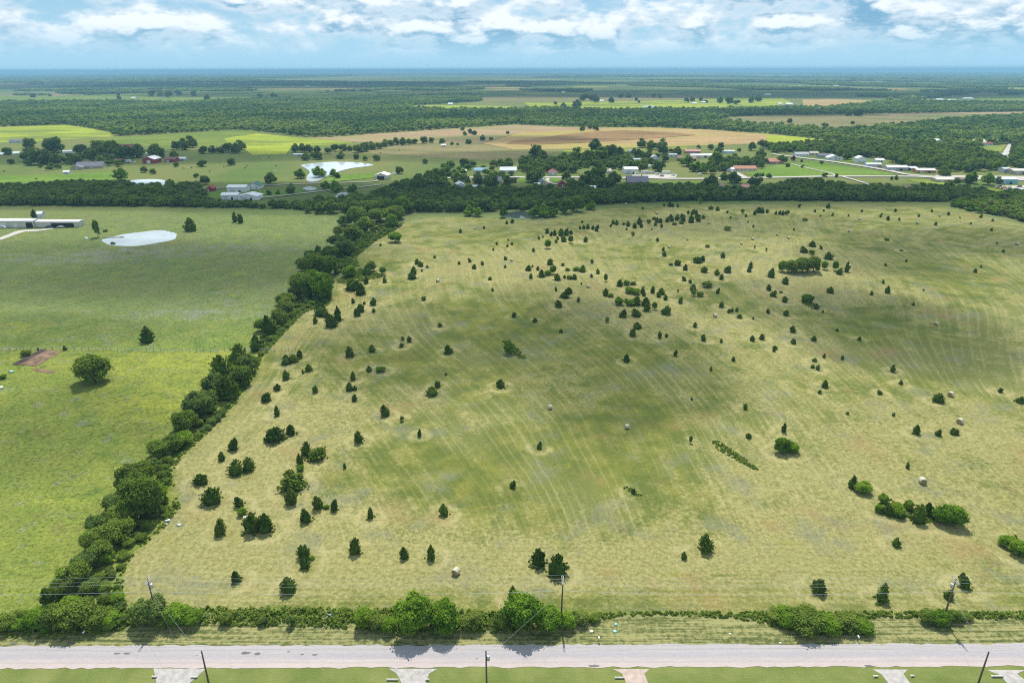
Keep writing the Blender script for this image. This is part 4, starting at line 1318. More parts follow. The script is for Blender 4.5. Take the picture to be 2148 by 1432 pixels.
# single trees of the left pasture
for (x, y, w, hf, k, lab) in [
    (198, 816, 80, .66, 'leaf', 'big round broadleaf tree in the yellow pasture near the garden plot'), (310, 724, 36, .80, 'leaf_dark', 'lone round dark tree in the middle of the left pasture'),
    (401, 490, 28, .85, 'leaf_dark', 'dark bushy cedar right of the pale oval pond'), (493, 468, 12, 1.5, 'leaf_dark', 'left one of two small cedars high in the pasture'), (505, 470, 13, 1.3, 'leaf_dark', 'right one of two small cedars high in the pasture'),
    (206, 500, 14, 2.3, 'leaf', 'tall thin tree at the left end of the oval pond'), (170, 475, 9, 1.2, 'leaf_dark', 'small dark bush at the right end of the long barn'), (73, 459, 13, 1.1, 'leaf_dark', 'dark tree behind the long barn roof'),
    (54, 750, 26, .45, 'leaf_yellow', 'greyish brush pile above the tilled garden plot'), (137, 736, 8, 1.1, 'leaf_dark', 'tiny dark shrub on the pasture fence near garden'), (6, 797, 16, .5, 'leaf', 'low clipped shrub at the left frame edge'),
    (80, 735, 4, 1.2, 'leaf_dark', 'tiny fence bush left of the garden corner'), (222, 488, 12, .35, 'leaf_yellow', 'reed clump at the upper left of the oval pond'), (238, 516, 12, .5, 'leaf_yellow', 'reed clump at the lower shore of the oval pond')]:
    p = P(x, y - 0.2 * w)
    wm = w / pxm(x, y)
    ced = k == 'leaf_dark'
    plant('pasture_tree', RNG.choice(CEDAR_NEAR if ced else TR[k]), (p[0], p[1], p[2] - 0.04 * wm), wm * 1.12, wm * hf * 1.2, RNG.uniform(0, 6.28), lab, 'tree', None, CTRUNK if ced else RNG.choice(TRUNK))

# ------------------------------------------------------------------ hay bales
M['wrap'] = mat('net wrapped hay', (0.47, 0.44, 0.33), 0.75, 0.12, 6.0, bump=0.3, bscale=14)
M['bale_end'] = mat('hay bale end', (0.30, 0.235, 0.11), 0.95, 0.25, 5.0, bump=0.6, bscale=18)


def bale_meshes():
    n = 28
    rng = random.Random(3)
    body = MB()
    prof = [(-0.80, 0.84), (-0.74, 0.90), (-0.45, 0.92), (-0.1, 0.925), (0.3, 0.92), (0.74, 0.90), (0.80, 0.84)]
    vs, fs = [], []
    for (a, r) in prof:
        for k in range(n):
            an = 2 * math.pi * k / n
            rr = r * (1 + rng.uniform(-0.012, 0.012))
            z = 0.9 + rr * math.sin(an)
            vs.append((a, rr * math.cos(an), max(z, 0.02)))       # sits flat on the ground
    for i in range(len(prof) - 1):
        for k in range(n):
            fs.append((i * n + k, i * n + (k + 1) % n, (i + 1) * n + (k + 1) % n, (i + 1) * n + k))
    body.add(vs, fs)
    end = MB()
    for sgn in (-1, 1):
        ring = []
        for j, rr in enumerate((0.84, 0.6, 0.35, 0.12)):
            for k in range(n):
                an = 2 * math.pi * k / n
                z = 0.9 + rr * math.sin(an)
                ring.append((sgn * (0.80 + (0.05 if j % 2 else 0.0) - (0.03 if j == 3 else 0)), rr * math.cos(an), max(z, 0.02)))
        f = []
        for j in range(3):
            for k in range(n):
                f.append((j * n + k, j * n + (k + 1) % n, (j + 1) * n + (k + 1) % n, (j + 1) * n + k))
        f.append(tuple(range(3 * n, 4 * n)))
        end.add(ring, f)
    return body.mesh('wrap', M['wrap'], True), end.mesh('end', M['bale_end'], True)


BW, BE = bale_meshes()
BL = [(ox, oy, q) for (ox, oy), s in BALES.items() for q in [[float(v) for v in e.split()] for e in s.split(';')]]
BALE_LAB = [
    'hay bale half hidden behind the big left cedar pair', 'lone round hay bale by the road, end face showing', 'smaller white-topped bale in the green middle of the field', 'larger white-topped bale right of mid-field',
    'pale bale beside a bushy cedar near the right edge', 'pale bale just above a trio of cedars at right', 'round bale with dark end face above the long leafy thicket',
    'white bale right of the hedgerow cedars', 'bale at the upper left of the cedar rows', 'far bale near the top left field corner',
    'bale left of the central cedar thicket', 'bale on straw just below right of the central thicket', 'far bale behind the row of cedars', 'far bale right of the far cedar thicket', 'far bale on the bare slope below the far thicket', 'bale beside two small cedars on the bare slope',
    'left one of two bales near yellow saplings', 'upper one of two bales near yellow saplings', 'tiny bale under the treeline left of centre', 'tiny bale beside the small dark pond', 'tiny bale under the treeline near cedar cluster',
    'tiny bale at the start of sunlit stripes', 'bale on the green striped slope', 'bale on the sunlit yellow slope', 'bale near the far right wood edge', 'left of two bales above the leafy grove', 'right of two bales above the leafy grove', 'bale at the far right frame edge',
    'bale in the dark shaded hollow at right', 'bale half hidden right of the leafy grove']
for i, (ox, oy, q) in enumerate(BL):
    px, py = ox + q[0] / KQ, oy + q[1] / KQ
    p = P(px, py - 2)
    s = max(0.82, min(q[2] / KQ / pxm(px, py) / 2.15, 1.0))
    o = empty('hay_bale', (p[0], p[1], p[2] - 0.02), R(q[3]))
    o.scale = (s, s, s)
    link('wrap', BW, o)
    link('end', BE, o)
    tag(o, BALE_LAB[i], 'hay bale', 'round hay bales left in the field')

# ------------------------------------------------------------------ utility poles and wires
M['pole'] = mat('weathered pole', (0.13, 0.095, 0.07), 0.9, 0.3, 3.0, bump=0.4)
M['arm'] = mat('grey cross arm', (0.42, 0.40, 0.37), 0.85, 0.15, 3.0)
M['steel'] = mat('galvanised steel', (0.55, 0.57, 0.58), 0.45, 0.1, 3.0, metal=0.4)
M['insul'] = mat('grey insulator', (0.50, 0.52, 0.55), 0.3, 0.1, 3.0)
M['wire'] = mat('aluminium wire', (0.62, 0.63, 0.65), 0.5, 0.05, 1.0, metal=0.2)


def pole(x, y, h, label, arm=True, trans=0, lamp=0, lean=0.0):
    o = empty('utility_pole', (x, y, ground_z(x, y)))
    o.rotation_euler = (0, lean, 0)
    MB().tube([(0, 0, -0.3), (0, 0, h * 0.5), (0, 0, h)], [0.19, 0.165, 0.125], 10).build('pole', M['pole'], o, True)
    if arm:
        for dx in (-0.16, 0.16):
            MB().box((dx, 0, h - 0.45), (0.10, 2.6, 0.13)).build('cross_arm', M['arm'], o)
        for dy in (-1.15, -0.1, 1.15):
            mb = MB()
            mb.tube([(0, dy, h - 0.40), (0, dy, h - 0.2), (0, dy, h - 0.05)], [0.05, 0.10, 0.06], 8)
            mb.build('insulator', M['insul'], o, True)
        MB().tube([(0, -0.9, h - 0.52), (0, 0, h - 1.15)], 0.025, 5).tube([(0, 0.9, h - 0.52), (0, 0, h - 1.15)], 0.025, 5).build('brace', M['steel'], o)
    if trans:
        t = MB()
        t.tube([(0.42 * trans, 0, h - 2.2), (0.42 * trans, 0, h - 1.25), (0.42 * trans, 0, h - 1.18)], [0.30, 0.30, 0.22], 14)
        tr = t.build('transformer', M['steel'], o, True)
        b = MB()
        b.tube([(0.42 * trans, 0.08, h - 1.2), (0.42 * trans, 0.12, h - 0.9)], [0.05, 0.035], 6)
        b.build('bushing', M['insul'], tr)
    if lamp:
        MB().tube([(0, 0, h - 1.0), (lamp * 0.6, 0, h - 0.75), (lamp * 1.0, 0, h - 0.8)], 0.035, 6).build('bracket', M['steel'], o)
        MB().box((lamp * 1.1, 0, h - 0.86), (0.34, 0.24, 0.16), 0, 0.7).build('lamp_head', M['insul'], o)
    return tag(o, label, 'pole', 'wooden utility poles along the road')


def sag(a, b, s, n=14):
    return [(a[0] + (b[0] - a[0]) * t, a[1] + (b[1] - a[1]) * t, a[2] + (b[2] - a[2]) * t - s * 4 * t * (1 - t)) for t in [k / n for k in range(n + 1)]]


NP = [(-166.0, 114.2), (-76.2, 114.2), (10.4, 114.0), (92.2, 113.8), (180.0, 113.6)]
PH = [11.4, 11.4, 11.5, 11.3, 11.4]
for (x, y), h, lab, tr, ln in zip(NP[1:4], PH[1:4], ['left roadside pole with slanting cross-arm and grey transformer', 'centre roadside pole with cross-arm beside the bright trees', 'right roadside pole with transformer above a green shrub'], [1, 0, -1], [0.0, 0.01, 0.02]):
    pole(x, y, h, lab, True, tr, 0, ln)
SP = [(-57.0, 95.3), (-4.9, 95.2), (87.0, 94.9)]
pole(*SP[0], 11.3, 'plain leaning pole at bottom left, south of the road', False, 0, -1, 0.0)
pole(*SP[1], 11.3, 'pole with transformer at bottom centre, south of the road', False, 1, 0, 0.0)
pole(*SP[2], 11.1, 'pole with small lamp at bottom right, south of the road', False, 0, -1, 0.0)
for dy, dz, lab in [(-1.15, -0.02, 'front upper wire of the roadside power line'), (-0.1, -0.02, 'middle upper wire of the roadside power line'), (1.15, -0.02, 'back upper wire of the roadside power line'), (-0.2, -3.0, 'lowest neutral wire of the roadside power line')]:
    mb = MB()
    for i in range(4):
        a, b = NP[i], NP[i + 1]
        mb.tube(sag((a[0], a[1] + dy, PH[i] + dz), (b[0], b[1] + dy, PH[i + 1] + dz), 1.3 if dz > -1 else 1.0), 0.016 if dz > -1 else 0.026, 4)
    tag(mb.build('power_wire', M['wire']), lab, 'wire', 'wires of the roadside power line')
for k, (a, b, h0, h1, lab) in enumerate([(NP[2], SP[1], 8.6, 9.6, 'service wire crossing the road at the centre pole'), (NP[1], SP[0], 8.6, 9.8, 'service wire crossing the road at the left pole'), (NP[3], SP[2], 8.6, 9.6, 'service wire crossing the road at the right pole')]):
    tag(MB().tube(sag((a[0], a[1], h0), (b[0], b[1], h1), 0.3), 0.011, 4).build('power_wire', M['wire']), lab, 'wire', 'service wires over the road')
for (x, y), dx, lab in [(NP[1], 5.0, 'guy wire right of the left roadside pole'), (NP[3], 4.0, 'guy wire right of the right roadside pole')]:
    tag(MB().tube([(x, y, 8.0), (x + dx, y - 4.0, 0.0)], 0.012, 4).build('guy_wire', M['wire']), lab, 'wire')

# ------------------------------------------------------------------ small roadside things
M['white'] = mat('white paint', (0.78, 0.78, 0.76), 0.6, 0.08, 4.0)
M['litter'] = mat('white plastic', (0.75, 0.76, 0.78), 0.5, 0.05, 4.0)
M['cyan'] = mat('pale blue plastic', (0.30, 0.62, 0.66), 0.5, 0.1, 4.0)
M['concrete'] = mat('concrete', (0.55, 0.53, 0.49), 0.9, 0.15, 3.0)
for px, py, lab in [(178, 1333, 'white mailbox on a post left of the road bend'), (1256, 1345, 'dark post mailbox right of the centre pole'), (1799, 1343, 'white mailbox near the right roadside clump')]:
    x, y, z = P(px, py, 0)
    o = empty('mailbox', (x, y, 0))
    MB().box((0, 0, 0.5), (0.1, 0.1, 1.0)).build('post', M['pole'], o)
    mb = MB()
    vs = [(-.14, -.28, 1.0), (.14, -.28, 1.0), (.14, -.28, 1.16), (.08, -.28, 1.25), (-.08, -.28, 1.25), (-.14, -.28, 1.16)]
    vs += [(a, -b, c) for a, b, c in vs]
    mb.add(vs, [(0, 1, 2, 3, 4, 5), (11, 10, 9, 8, 7, 6)] + [(k, 6 + k, 6 + (k + 1) % 6, (k + 1) % 6) for k in range(6)])
    mb.build('box', M['white'], o)
    tag(o, lab, 'mailbox')
for i, (px, py, ln, lab) in enumerate([(325, 1420, .9, 'white culvert end left of the leftmost driveway'), (408, 1421, 1.2, 'white culvert end right of the leftmost driveway'), (824, 1426, 2.2, 'white culvert pipe left of the second driveway'), (897, 1426, .7, 'white culvert end right of the second driveway'),
                                       (1300, 1422, 1.8, 'white culvert pipe left of the pinkish driveway'), (1837, 1419, .8, 'white culvert end left of the grey driveway'), (1914, 1418, .6, 'white culvert end right of the grey driveway'), (2092, 1419, 2.2, 'white culvert pipe left of the rightmost driveway')]):
    x, y, z = P(px, py, 0)
    o = empty('culvert_pipe', (x, y, 0.05))
    MB().tube([(-ln / 2, 0, 0.18), (ln / 2, 0, 0.18)], 0.17, 12, True).build('pipe', M['concrete'], o, True)
    MB().tube([(-ln / 2 - 0.06, 0, 0.18), (-ln / 2, 0, 0.18)], 0.21, 12, True).build('collar', M['white'], o, True)
    tag(o, lab, 'culvert')


def crumple(name, px, py, s, m, lab, seed):
    rng = np.random.default_rng(seed)
    x, y, z = P(px, py)
    V = ICO2[0] * np.array([s, s * 0.7, s * 0.45]) * rng.uniform(0.6, 1.15, (len(ICO2[0]), 1)) + np.array([x, y, z + s * 0.25])
    tag(link(name, mesh_np(name, V, ICO2[1], [m])), lab, 'litter')


for i, (px, py, s, m, lab) in enumerate([(352, 1092, .75, 'litter', 'white plastic sack at the hedgerow edge, the upper one'), (376, 1101, .6, 'litter', 'white plastic sack farthest out on the straw'), (349, 1099, .4, 'litter', 'tiny white scrap below the upper plastic sack'),
                                         (1241, 1324, .5, 'litter', 'white scrap on the mown verge right of centre pole'), (1292, 1309, .4, 'cyan', 'pale blue scrap, upper one on the mown verge'), (1289, 1324, .5, 'cyan', 'pale blue scrap, lower one on the mown verge'),
                                         (1531, 1329, .3, 'litter', 'tiny white scrap on the right part of the verge'), (1637, 1348, .3, 'litter', 'tiny white scrap at the road edge right of centre'), (181, 501, 1.6, 'litter', 'white tank in the grass left of the oval pond'), (24, 780, 1.0, 'cyan', 'pale blue tarp left of the garden plot'), (2, 814, 1.1, 'litter', 'grey white tarp at the left frame edge'), (712, 1372, .01, 'litter', '')][:-1]):
    crumple('litter_scrap', px, py, s, M[m], lab, i)
# the dead white branch in the roadside weeds
x, y, z = P(692, 1297)
tag(MB().tube([(x - 1.2, y - .3, .3), (x, y, 1.0), (x + .9, y + .2, 1.5)], [.07, .06, .02], 6).tube([(x - .8, y, 1.7), (x + .1, y, 1.0), (x + 1.1, y - .2, .4)], [.02, .06, .05], 6).tube([(x, y, 1.0), (x + .3, y, 1.9)], [.05, .02], 5).build('dead_branch', M['white']), 'bleached dead branch sticking out of the roadside weeds', 'branch')

# fence across the left pasture
f0, f1 = P(-40, 735.5), P(620, 735)
o = empty('pasture_fence', (f0[0], f0[1], 0))
pm = MB().tube([(0, 0, -0.2), (0, 0, 1.35)], 0.075, 6).mesh('post', M['pole'])
fp = []
nf = 44
for k in range(nf + 1):
    x, y = f0[0] + (f1[0] - f0[0]) * k / nf, f0[1] + (f1[1] - f0[1]) * k / nf
    fp.append((x - f0[0], y - f0[1], ground_z(x, y)))
    link('post', pm, o, fp[-1])
for hz in (0.35, 0.7, 1.05, 1.3):
    MB().tube([(a, b, c + hz) for a, b, c in fp], 0.02, 4).build('fence_wire', M['wire'], o)
tag(o, 'low wire fence crossing the left pasture above the yellow grass', 'fence')

# dock in the near pond
M['dock'] = mat('weathered dock wood', (0.22, 0.20, 0.18), 0.9, 0.2, 2.0)
a, b = P(218, 498.5, 0), P(256, 496.5, 0)
o = empty('dock', (a[0], a[1], -0.42))
L = math.hypot(b[0] - a[0], b[1] - a[1])
rz = math.atan2(b[1] - a[1], b[0] - a[0])
o.rotation_euler = (0, 0, rz)
pk = MB().box((0, 0, 0), (0.42, 1.5, 0.06)).mesh('plank', M['dock'])
for k in range(int(L / 0.46)):
    link('plank', pk, o, (k * 0.46, 0, 0.55))
pd = MB().tube([(0, 0, -0.8), (0, 0, 0.5)], 0.09, 6).mesh('post', M['dock'])
for k in range(0, int(L), 3):
    for s in (-0.6, 0.6):
        link('post', pd, o, (k, s, 0))
MB().box((L, 0, 0.56), (2.4, 3.0, 0.08)).build('platform', M['dock'], o)
tag(o, 'narrow wooden dock reaching into the pale oval pond', 'dock')

# ------------------------------------------------------------------ buildings
BC = {
    'white': (0.72, 0.73, 0.72), 'cream': (0.58, 0.54, 0.46), 'tan': (0.42, 0.36, 0.29), 'brick': (0.30, 0.20, 0.16), 'red': (0.30, 0.045, 0.05), 'darkred': (0.17, 0.055, 0.055), 'rust': (0.36, 0.15, 0.09), 'pink': (0.48, 0.22, 0.18),
    'slate': (0.13, 0.13, 0.17), 'grey': (0.34, 0.35, 0.37), 'green': (0.08, 0.19, 0.15), 'blue': (0.14, 0.30, 0.42), 'teal': (0.25, 0.52, 0.58), 'palegrey': (0.52, 0.55, 0.58), 'orange': (0.50, 0.24, 0.10), 'brown': (0.22, 0.15, 0.11), 'tin': (0.62, 0.64, 0.66), 'lightblue': (0.50, 0.60, 0.66),
}
BM = {k: mat('building ' + k, v, 0.7, 0.08, 0.6) for k, v in BC.items()}
M['glass'] = mat('window glass', (0.06, 0.08, 0.10), 0.15, 0.1, 2.0, spec=0.6)
M['dark'] = mat('painted opening shade', (0.03, 0.028, 0.028), 0.9, 0.2, 1.0)  # near-black colour painted in for shaded building interiors
FOOT = []


def building(x, y, w, depth, wh, rh, wall, roof, yaw, label, cat='house', front=False, openings=(), doorc='white', wins=True, chimney=False, length=None):
    p = P(x, y, 0)
    L = length or w / pxm(x, y)
    FOOT.append((p[0], p[1] + depth / 2, max(L, depth) * 0.6))
    o = empty(cat.replace(' ', '_'), (p[0], p[1] + depth * 0.5, ground_z(p[0], p[1])), R(yaw))
    hx, hy = L / 2, depth / 2
    ov = 0.45
    if front:       # gable faces the camera
        mb = MB()
        mb.add([(-hx, -hy, 0), (hx, -hy, 0), (hx, hy, 0), (-hx, hy, 0), (-hx, -hy, wh), (hx, -hy, wh), (hx, hy, wh), (-hx, hy, wh), (0, -hy, wh + rh), (0, hy, wh + rh)],
               [(0, 1, 5, 8, 4), (2, 3, 7, 9, 6), (1, 2, 6, 5), (3, 0, 4, 7)])
        mb.build('wall', BM[wall], o)
        r = MB()
        e = hx + ov
        dz = rh * ov / hx
        for s in (-1, 1):
            a = [(0, -hy - ov, wh + rh + .02), (s * e, -hy - ov, wh - dz + .02), (s * e, hy + ov, wh - dz + .02), (0, hy + ov, wh + rh + .02)]
            b = [(u, v, t + 0.18) for u, v, t in a]
            q = [(0, 1, 2, 3), (7, 6, 5, 4), (0, 4, 5, 1), (1, 5, 6, 2), (2, 6, 7, 3), (3, 7, 4, 0)]
            r.add(a + b, q if s > 0 else [f[::-1] for f in q])
        rf = r.build('roof', BM[roof], o)
    else:
        mb = MB()
        mb.add([(-hx, -hy, 0), (hx, -hy, 0), (hx, hy, 0), (-hx, hy, 0), (-hx, -hy, wh), (hx, -hy, wh), (hx, hy, wh), (-hx, hy, wh), (-hx, 0, wh + rh), (hx, 0, wh + rh)],
               [(0, 1, 5, 4), (2, 3, 7, 6), (1, 2, 6, 9, 5), (3, 0, 4, 8, 7)])
        mb.build('wall', BM[wall], o)
        r = MB()
        e = hy + ov
        dz = rh * ov / hy
        for s in (-1, 1):
            a = [(-hx - ov, 0, wh + rh + .02), (-hx - ov, s * e, wh - dz + .02), (hx + ov, s * e, wh - dz + .02), (hx + ov, 0, wh + rh + .02)]
            b = [(u, v, t + 0.18) for u, v, t in a]
            q = [(0, 1, 2, 3), (7, 6, 5, 4), (0, 4, 5, 1), (1, 5, 6, 2), (2, 6, 7, 3), (3, 7, 4, 0)]
            r.add(a + b, [f[::-1] for f in q] if s > 0 else q)
        rf = r.build('roof', BM[roof], o)
    if chimney:
        MB().box((hx * 0.4, 0, wh + rh + 0.3), (0.9, 0.9, 1.8)).build('chimney', BM['brick'], rf)
    if openings:
        for (u0, u1, oh, c) in openings:
            MB().box(((u0 + u1) / 2 * L - hx, -hy - 0.03, oh / 2 + 0.02), ((u1 - u0) * L, 0.12, oh)).build('door', M['dark'] if c == 'dark' else BM[c], o)  # dark ones are flat panels painting the shade of open bays
    else:
        MB().box((hx * 0.12, -hy - 0.03, 1.1), (1.1, 0.1, 2.1)).build('door', BM[doorc], o)
    if wins:
        k = max(2, int(L / 5))
        for j in range(k):
            u = (j + 0.5) / k * L - hx
            if abs(u - hx * 0.12) < 1.2:
                continue
            wn = MB().box((u, -hy - 0.03, min(wh * 0.58, 1.7)), (1.3, 0.1, 1.2)).build('window', BM['white'] if wall != 'white' else BM['palegrey'], o)
            MB().box((u, -hy - 0.08, min(wh * 0.58, 1.7)), (1.05, 0.04, 0.95)).build('pane', M['glass'], wn)
    return tag(o, label, cat)


B = building
# the long barn of the left pasture
B(22, 478, 100, 8.5, 5.2, 0.7, 'cream', 'tin', 0, 'left half of the long pale metal barn with white doors', 'barn', openings=[(.05, .12, 3.4, 'white'), (.30, .42, 3.6, 'white'), (.58, .66, 3.0, 'white'), (.84, .98, 3.8, 'dark')], wins=False)
B(120, 477, 96, 7.0, 4.3, 0.5, 'cream', 'tin', -1, 'right half of the long barn with a dark open bay', 'barn', openings=[(.38, .88, 3.2, 'dark')], wins=False)
B(80, 456, 11, 7, 3, 1.2, 'tin', 'tin', 10, 'small tin shed behind the long barn', 'shed', wins=False)
HB = [
    (185, 354, 52, 15, 3, 4.2, 'tan', 'slate', 12, 'farmhouse with blue-grey hip roof among trees at left', 'house', False),
    (160, 356, 24, 10, 2.6, 2, 'tan', 'slate', 0, 'garage wing left of the blue-grey farmhouse', 'garage', True),
    (312, 343, 26, 18, 5, 3.2, 'red', 'white', 0, 'red barn with white roof and pale door', 'barn', True),
    (357, 340, 22, 12, 3.2, 2.4, 'red', 'darkred', 0, 'low red shed right of the white-roofed red barn', 'shed', False),
    (262, 317, 52, 16, 4, 5, 'brick', 'darkred', 6, 'large brick house with dark red roof behind trees', 'house', False),
    (139, 366, 12, 6, 3, 1, 'white', 'white', 0, 'small white shed below the blue-grey farmhouse', 'shed', False),
    (496, 404, 39, 12, 5, 1.6, 'white', 'white', 2, 'long white metal building, upper one of the white group', 'barn', False),
    (481, 419, 34, 11, 4.2, 1.5, 'white', 'white', 3, 'white shed at lower left of the white building group', 'shed', False),
    (521, 420, 42, 13, 3.6, 2, 'white', 'white', -3, 'white roofed building at lower right of the white group', 'building', True),
    (532, 397, 24, 13, 3.2, 3, 'white', 'green', 0, 'white house with green roof', 'house', True),
    (440, 402, 14, 8, 3, 2, 'red', 'red', 0, 'small red shed left of the white metal building', 'shed', True),
    (31, 300, 24, 12, 3, 2, 'palegrey', 'slate', 0, 'grey house at the far left field edge', 'house', False),
    (140, 322, 18, 8, 2.6, 1.5, 'white', 'white', 20, 'white greenhouse among the left trees', 'greenhouse', False),
    (175, 319, 24, 12, 3, 2.5, 'palegrey', 'grey', 0, 'grey roofed house among the left trees', 'house', False),
    (313, 327, 12, 8, 3, 1.5, 'white', 'white', 0, 'small white shed behind the red barn', 'shed', False),
    (381, 337, 15, 9, 2.6, 1.2, 'palegrey', 'tin', 0, 'low tin shed right of the red sheds', 'shed', False),
    (249, 340, 20, 8, 2.4, 1, 'brown', 'darkred', 0, 'low reddish shed left of the red barn', 'shed', False),
    (801, 377, 28, 14, 4.4, 2.4, 'cream', 'white', -6, 'white carport building with open dark front', 'carport', True),
    (625, 328, 20, 8, 2.4, .8, 'grey', 'tin', 0, 'low grey shed by the row of trees', 'shed', False),
    (964, 399, 16, 14, 5, 2, 'lightblue', 'white', 10, 'tall pale metal shed in the centre trees', 'shed', True),
    (991, 400, 20, 10, 3, 1.6, 'white', 'white', 0, 'white roofed shed right of the tall pale shed', 'shed', False),
    (1032, 386, 40, 14, 3, 3.4, 'tan', 'slate', 0, 'house with long grey roof in the centre trees', 'house', False),
    (1008, 363, 26, 10, 3, 2.2, 'palegrey', 'blue', 0, 'blue roofed house behind the centre trees', 'house', False),
    (1066, 363, 34, 13, 3, 3, 'white', 'palegrey', 0, 'pale house with grey roof right of the blue roof', 'house', False),
    (973, 363, 11, 6, 2.6, .8, 'white', 'white', 0, 'small white trailer left of the blue roof', 'trailer', False),
    (930, 308, 10, 8, 2.6, 1, 'white', 'white', 0, 'tiny white shed at the end of the tree row', 'shed', False),
    (1324, 365, 28, 18, 5.5, 1.2, 'white', 'white', 0, 'big white metal shed by the vehicle lot', 'shed', False),
    (1339, 389, 44, 18, 3.2, 5, 'brick', 'slate', -4, 'brick house with large dark grey roof', 'house', False),
    (1160, 368, 18, 12, 3, 2.6, 'white', 'red', 0, 'white house with red roof by the far road', 'house', True),
    (1179, 392, 15, 9, 3.2, 2.4, 'red', 'darkred', 0, 'red house near the small drive', 'house', True),
    (1127, 395, 11, 7, 4, 1, 'white', 'white', 0, 'tall white shed under the big centre tree', 'shed', False),
    (1136, 384, 12, 9, 3, 2, 'palegrey', 'palegrey', 0, 'pale shed half hidden by the big centre tree', 'shed', True),
    (1149, 393, 10, 7, 2.8, 1.2, 'brown', 'brown', 0, 'brown shed beside the short drive', 'shed', False),
    (1244, 400, 11, 7, 2.8, 1.4, 'white', 'white', 0, 'little white shed in front of the grouped round trees', 'shed', False),
    (1272, 364, 20, 11, 2.8, 2, 'cream', 'tan', 0, 'tan roofed house left of the big white shed', 'house', False),
    (1263, 329, 26, 12, 2.8, 2, 'white', 'palegrey', 10, 'pale roofed house near the orange shed', 'house', False),
    (1229, 327, 14, 10, 4, 2, 'orange', 'orange', 0, 'orange shed among the upper village trees', 'shed', True),
    (1332, 339, 22, 8, 2.8, .8, 'white', 'tin', 0, 'long white trailer home below the upper trees', 'trailer', False),
    (1329, 322, 20, 12, 3, 2, 'tan', 'grey', 0, 'grey roofed house behind the upper village trees', 'house', False),
    (1412, 329, 16, 8, 2.8, 1, 'palegrey', 'tin', 0, 'tin roofed trailer right of the arched shed', 'trailer', False),
    (1442, 338, 38, 13, 3.2, 2.6, 'darkred', 'brown', -8, 'dark red barn with brown roof in the upper village', 'barn', False),
    (1472, 331, 46, 12, 3, 1.4, 'white', 'white', 3, 'long white roofed building behind the dark red barn', 'building', False),
    (1453, 322, 32, 10, 3, 2, 'pink', 'pink', 0, 'pinkish red house in the upper village', 'house', False),
    (1528, 322, 26, 8, 3, 1, 'lightblue', 'palegrey', 0, 'pale blue mobile home in the upper village', 'trailer', False),
    (1564, 359, 46, 14, 2.8, 2.4, 'cream', 'rust', 0, 'long house with red roof beside the far road', 'house', False),
    (1532, 360, 16, 10, 2.6, 1.6, 'palegrey', 'tin', 0, 'grey carport left of the long red roofed house', 'carport', False),
    (1620, 340, 16, 9, 2.8, 1.6, 'pink', 'rust', 0, 'small red roofed house right of the upper trees', 'house', False),
    (1566, 402, 18, 12, 3, 2.6, 'brown', 'pink', 0, 'pinkish roofed house behind the far treeline', 'house', False),
    (1512, 397, 18, 11, 3, 2, 'tan', 'brown', 0, 'brown roofed house hidden in the far treeline', 'house', False),
    (1628, 344, 28, 12, 2.8, 2.2, 'brick', 'rust', 0, 'red roofed house below the side road', 'house', False),
    (1683, 328, 28, 11, 3, 2, 'white', 'grey', 0, 'white house with grey roof behind side road', 'house', False),
    (1708, 326, 18, 9, 3, 2, 'tan', 'tan', 0, 'tan house right of the white grey-roofed house', 'house', False),
    (1731, 331, 26, 10, 3, 1.6, 'grey', 'slate', 0, 'dark grey house along the side road', 'house', False),
    (1752, 336, 28, 12, 3, 3, 'white', 'palegrey', -6, 'white gabled house along the side road', 'house', True),
    (1808, 342, 19, 12, 5.6, 2.4, 'white', 'palegrey', -4, 'tall two-storey white house along the side road', 'house', True),
    (1834, 350, 30, 9, 3, 1, 'lightblue', 'tin', -3, 'blue-grey mobile home along the side road', 'trailer', False),
    (1846, 341, 18, 10, 3, 1.6, 'white', 'tin', 0, 'white shed behind the blue-grey mobile home', 'shed', False),
    (1884, 358, 42, 14, 3.6, 1.6, 'grey', 'tin', -4, 'long grey metal building along the side road', 'building', False),
    (1916, 358, 15, 10, 3, 1.2, 'darkred', 'tin', 0, 'red fronted shed with tin roof', 'shed', False),
    (1944, 363, 38, 13, 3, 1.4, 'orange', 'tin', -5, 'orange building with white tin roof', 'building', False),
    (1970, 303, 20, 14, 5, 2.6, 'white', 'white', 0, 'white barn at the right wood edge', 'barn', True),
    (2056, 306, 24, 16, 5, 4, 'cream', 'cream', 0, 'large cream house above the right wood', 'house', False),
    (2075, 305, 15, 9, 3, 1.4, 'white', 'red', 0, 'small red roofed shed right of the cream house', 'shed', False),
    (2102, 331, 20, 11, 3.6, 1.6, 'palegrey', 'palegrey', 0, 'pale shed beside the dirt road', 'shed', False),
    (2114, 386, 40, 15, 4.6, 1.2, 'teal', 'palegrey', -3, 'teal metal building with pale roof', 'building', False),
    (1984, 383, 38, 13, 3, .8, 'tan', 'cream', 0, 'flat pale roofed building below the junction', 'building', False),
    (2028, 383, 24, 12, 3, 1.6, 'tan', 'brown', 0, 'brown roofed building below the junction', 'building', False),
    (2142, 366, 34, 14, 4, 1.4, 'tan', 'cream', 0, 'pale roofed building at the right frame edge', 'building', False),
    (2111, 363, 14, 10, 4.6, 1, 'palegrey', 'palegrey', 0, 'boxy pale building near the right frame edge', 'building', False),
    (2137, 404, 20, 8, 3, .8, 'white', 'white', 0, 'white trailer in the junk yard', 'trailer', False),
    (1908, 403, 16, 10, 3, 2.2, 'brown', 'brown', 0, 'brown house hidden in the right treeline', 'house', False),
]
